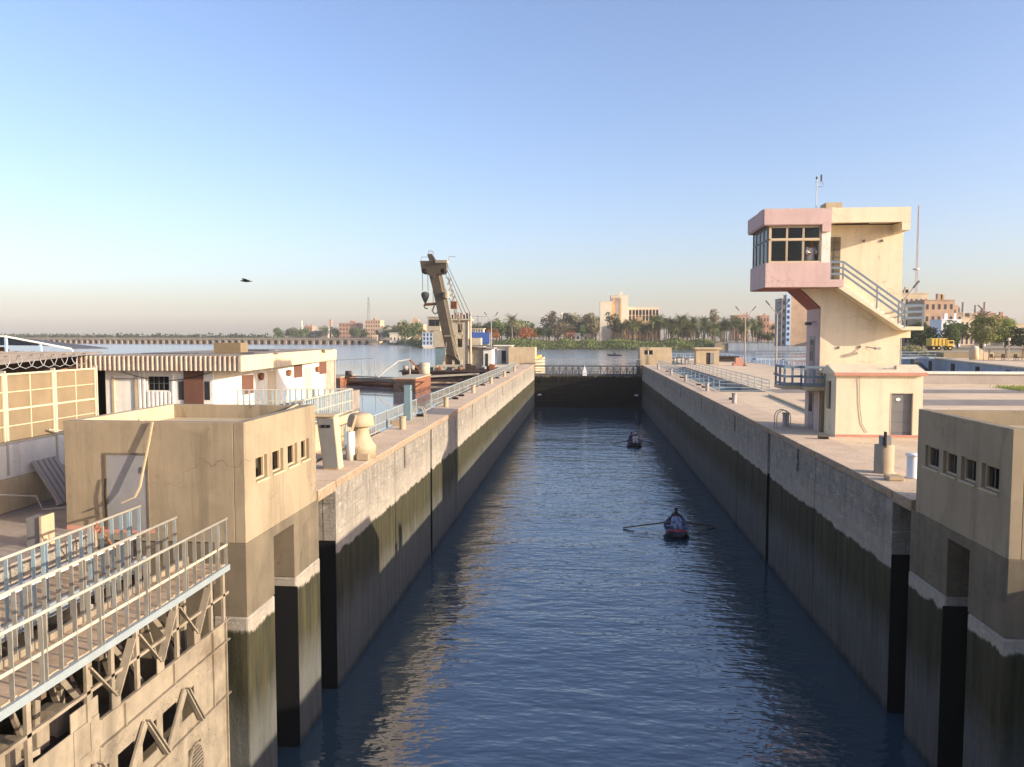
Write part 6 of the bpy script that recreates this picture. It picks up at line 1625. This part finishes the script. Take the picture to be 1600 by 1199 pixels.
def row_boat(label, loc, rz, W, L, inner):
    t = thing('rowing_boat', label, 'boat', loc, None, rz or 1e-6)
    st = [(-L/2, .62, .06, .42), (-L/2+.3, .82, .0, .38), (-L*.15, 1.0, -.08, .34), (L*.1, .95, -.08, .36), (L*.3, .66, -.04, .44), (L*.44, .28, .05, .56), (L*.5, .03, .15, .64)]
    def shell(off, zoff):
        v = []; f = []
        for y, w, zb, zt in st:
            hw = max(.015, W/2*w-off)
            v += [(-hw, y, zt), (-hw*.86, y, (zt+zb)/2+zoff*.5), (-hw*.4, y, zb+zoff), (hw*.4, y, zb+zoff), (hw*.86, y, (zt+zb)/2+zoff*.5), (hw, y, zt)]
        for i in range(len(st)-1):
            for k in range(5):
                a = i*6+k; f.append((a, a+1, a+7, a+6))
        f.append((0,1,2,3,4,5)); return v, f
    mb = MB(); mb.add(*shell(0, 0)); mb.build('hull', 'boathull', t, True, recalc=False)
    mb = MB(); mb.add(*shell(.05, .06)); mb.build('lining', inner, t, True, recalc=False)
    for s in (-1, 1):
        MB().tube([(s*W/2*w, y, zt) for y, w, zb, zt in st], .035, 6).build('gunwale', 'boatblue', t)
    for y, w in ((-L*.28, .85), (-L*.02, .98), (L*.2, .8)): MB().box(-W/2*w+.06, W/2*w-.06, y-.13, y+.13, .26, .30).build('thwart', 'boatblue', t)
    MB().box(-W*.34, W*.34, -L/2+.02, -L/2+.45, .27, .31).build('stern_seat', 'boatblue', t)
    return t
def oar(label, a, b):
    a = Vector(a); b = Vector(b); d = (b-a).normalized()
    t = thing('oar', label, 'oar', tuple(a))
    MB().tube([a, b-d*.5], [.05,.045], 6).build('shaft', 'oarwood', t); MB().bar(b-d*.7, b, .2, .05).build('blade', 'oarwood', t)
bA = row_boat('near rowing boat with blue gunwale and red cloth at the stern', (5.85, 49.1, .02), R(-6), 1.55, 4.2, 'boatblue')
person('person in a blue robe rowing the near boat', (5.85, 49.3, -.12), R(8), 'row', 'robeblue', 'hair')
person('person in dark clothes sitting in the bow of the near boat', (5.95, 50.3, -.05), R(160), 'row', 'robedark', 'hair', .92)
c = thing('red_cloth', 'red cloth spread over the stern seat of the near boat', 'cloth', (5.6, 47.4, .3))
MB().prism([(5.1,.34),(5.3,.40),(5.7,.37),(6.1,.42),(6.28,.36),(6.28,.30),(5.1,.30)], 'y', 47.15, 47.75).build('fold', 'clothred', c, True)
MB().tube([(5.2,47.12,.36),(5.6,47.08,.30),(6.1,47.1,.35)], .05, 6).build('fold', 'clothred', c, True)
oar('long oar reaching left from the near boat', (5.5, 48.85, .62), (2.55, 49.3, .06))
oar('oar trailing right of the near boat', (6.2, 48.85, .62), (8.4, 50.2, .04))
bB = row_boat('far rowing boat carrying two people', (5.75, 88.4, .02), R(-4), 1.75, 4.4, 'boathull')
person('person in a white robe rowing the far boat', (5.85, 88.2, -.1), R(0), 'row', 'robewhite', 'turban', 1.05)
person('person in dark blue sitting in the far boat', (5.45, 89.3, -.05), R(150), 'row', 'robedark', 'hair')
oar('oar reaching left from the far boat', (5.5, 87.8, .62), (3.3, 87.9, .05))
oar('oar trailing right of the far boat', (6.1, 87.8, .62), (8.0, 88.9, .04))
row_boat('tiny rowing boat out on the river beyond the far gate', (10.2, 262, 5.62), R(70), 1.8, 5, 'boathull')
person('person in dark clothes in the tiny boat on the river', (10.2, 262, 5.6), R(20), 'row', 'robedark', 'hair', 1.1)
person('person in a pale robe leaning out of the tower window', (11.32, 40.98, 15.15), R(12), 'stand', 'robewhite', 'cap', 1.05)

# ================================================================== bird
b = thing('flying_bird', 'dark bird gliding above the river on the left', 'bird', (-14.2, 32, 14.5), None, R(100))
skin_body('body', [(0,0,0,.05,.045),(0,.12,.01,.035),(0,.2,.02,.03,.03),(0,.25,.015,.01),(0,-.12,0,.04,.03),(0,-.26,.0,.045,.008)], [(0,1),(1,2),(2,3),(0,4),(4,5)], 'feather', b)
for s in (-1, 1):
    v = [(0,.08,.02),(s*.22,.14,.10),(s*.5,.02,.09),(s*.42,-.04,.08),(s*.2,-.08,.07),(0,-.08,.02)]
    MB().add(v+[(x,y,z-.012) for x,y,z in v], [(0,1,2,3,4,5),(11,10,9,8,7,6)]+[(i,(i+1) % 6,(i+1) % 6+6,i+6) for i in range(6)]).build('wing', 'feather', b)

# ================================================================== air
def haze(density):
    m = bpy.data.materials.new('haze'); m.use_nodes = True; nt = m.node_tree
    nt.nodes.clear(); o = nt.nodes.new('ShaderNodeOutputMaterial'); v = nt.nodes.new('ShaderNodeVolumePrincipled')
    v.inputs['Color'].default_value = (.97, .95, .94, 1); v.inputs['Density'].default_value = density; v.inputs['Anisotropy'].default_value = .0
    nt.links.new(v.outputs[0], o.inputs['Volume']); MATS['haze'] = m
    h = MB().box(-2700, 2700, -80, 2700, -4, 90).build('haze', 'haze')
    h['kind'] = 'stuff'; h['label'] = 'thin pale haze over the river and town'
haze(.00014)
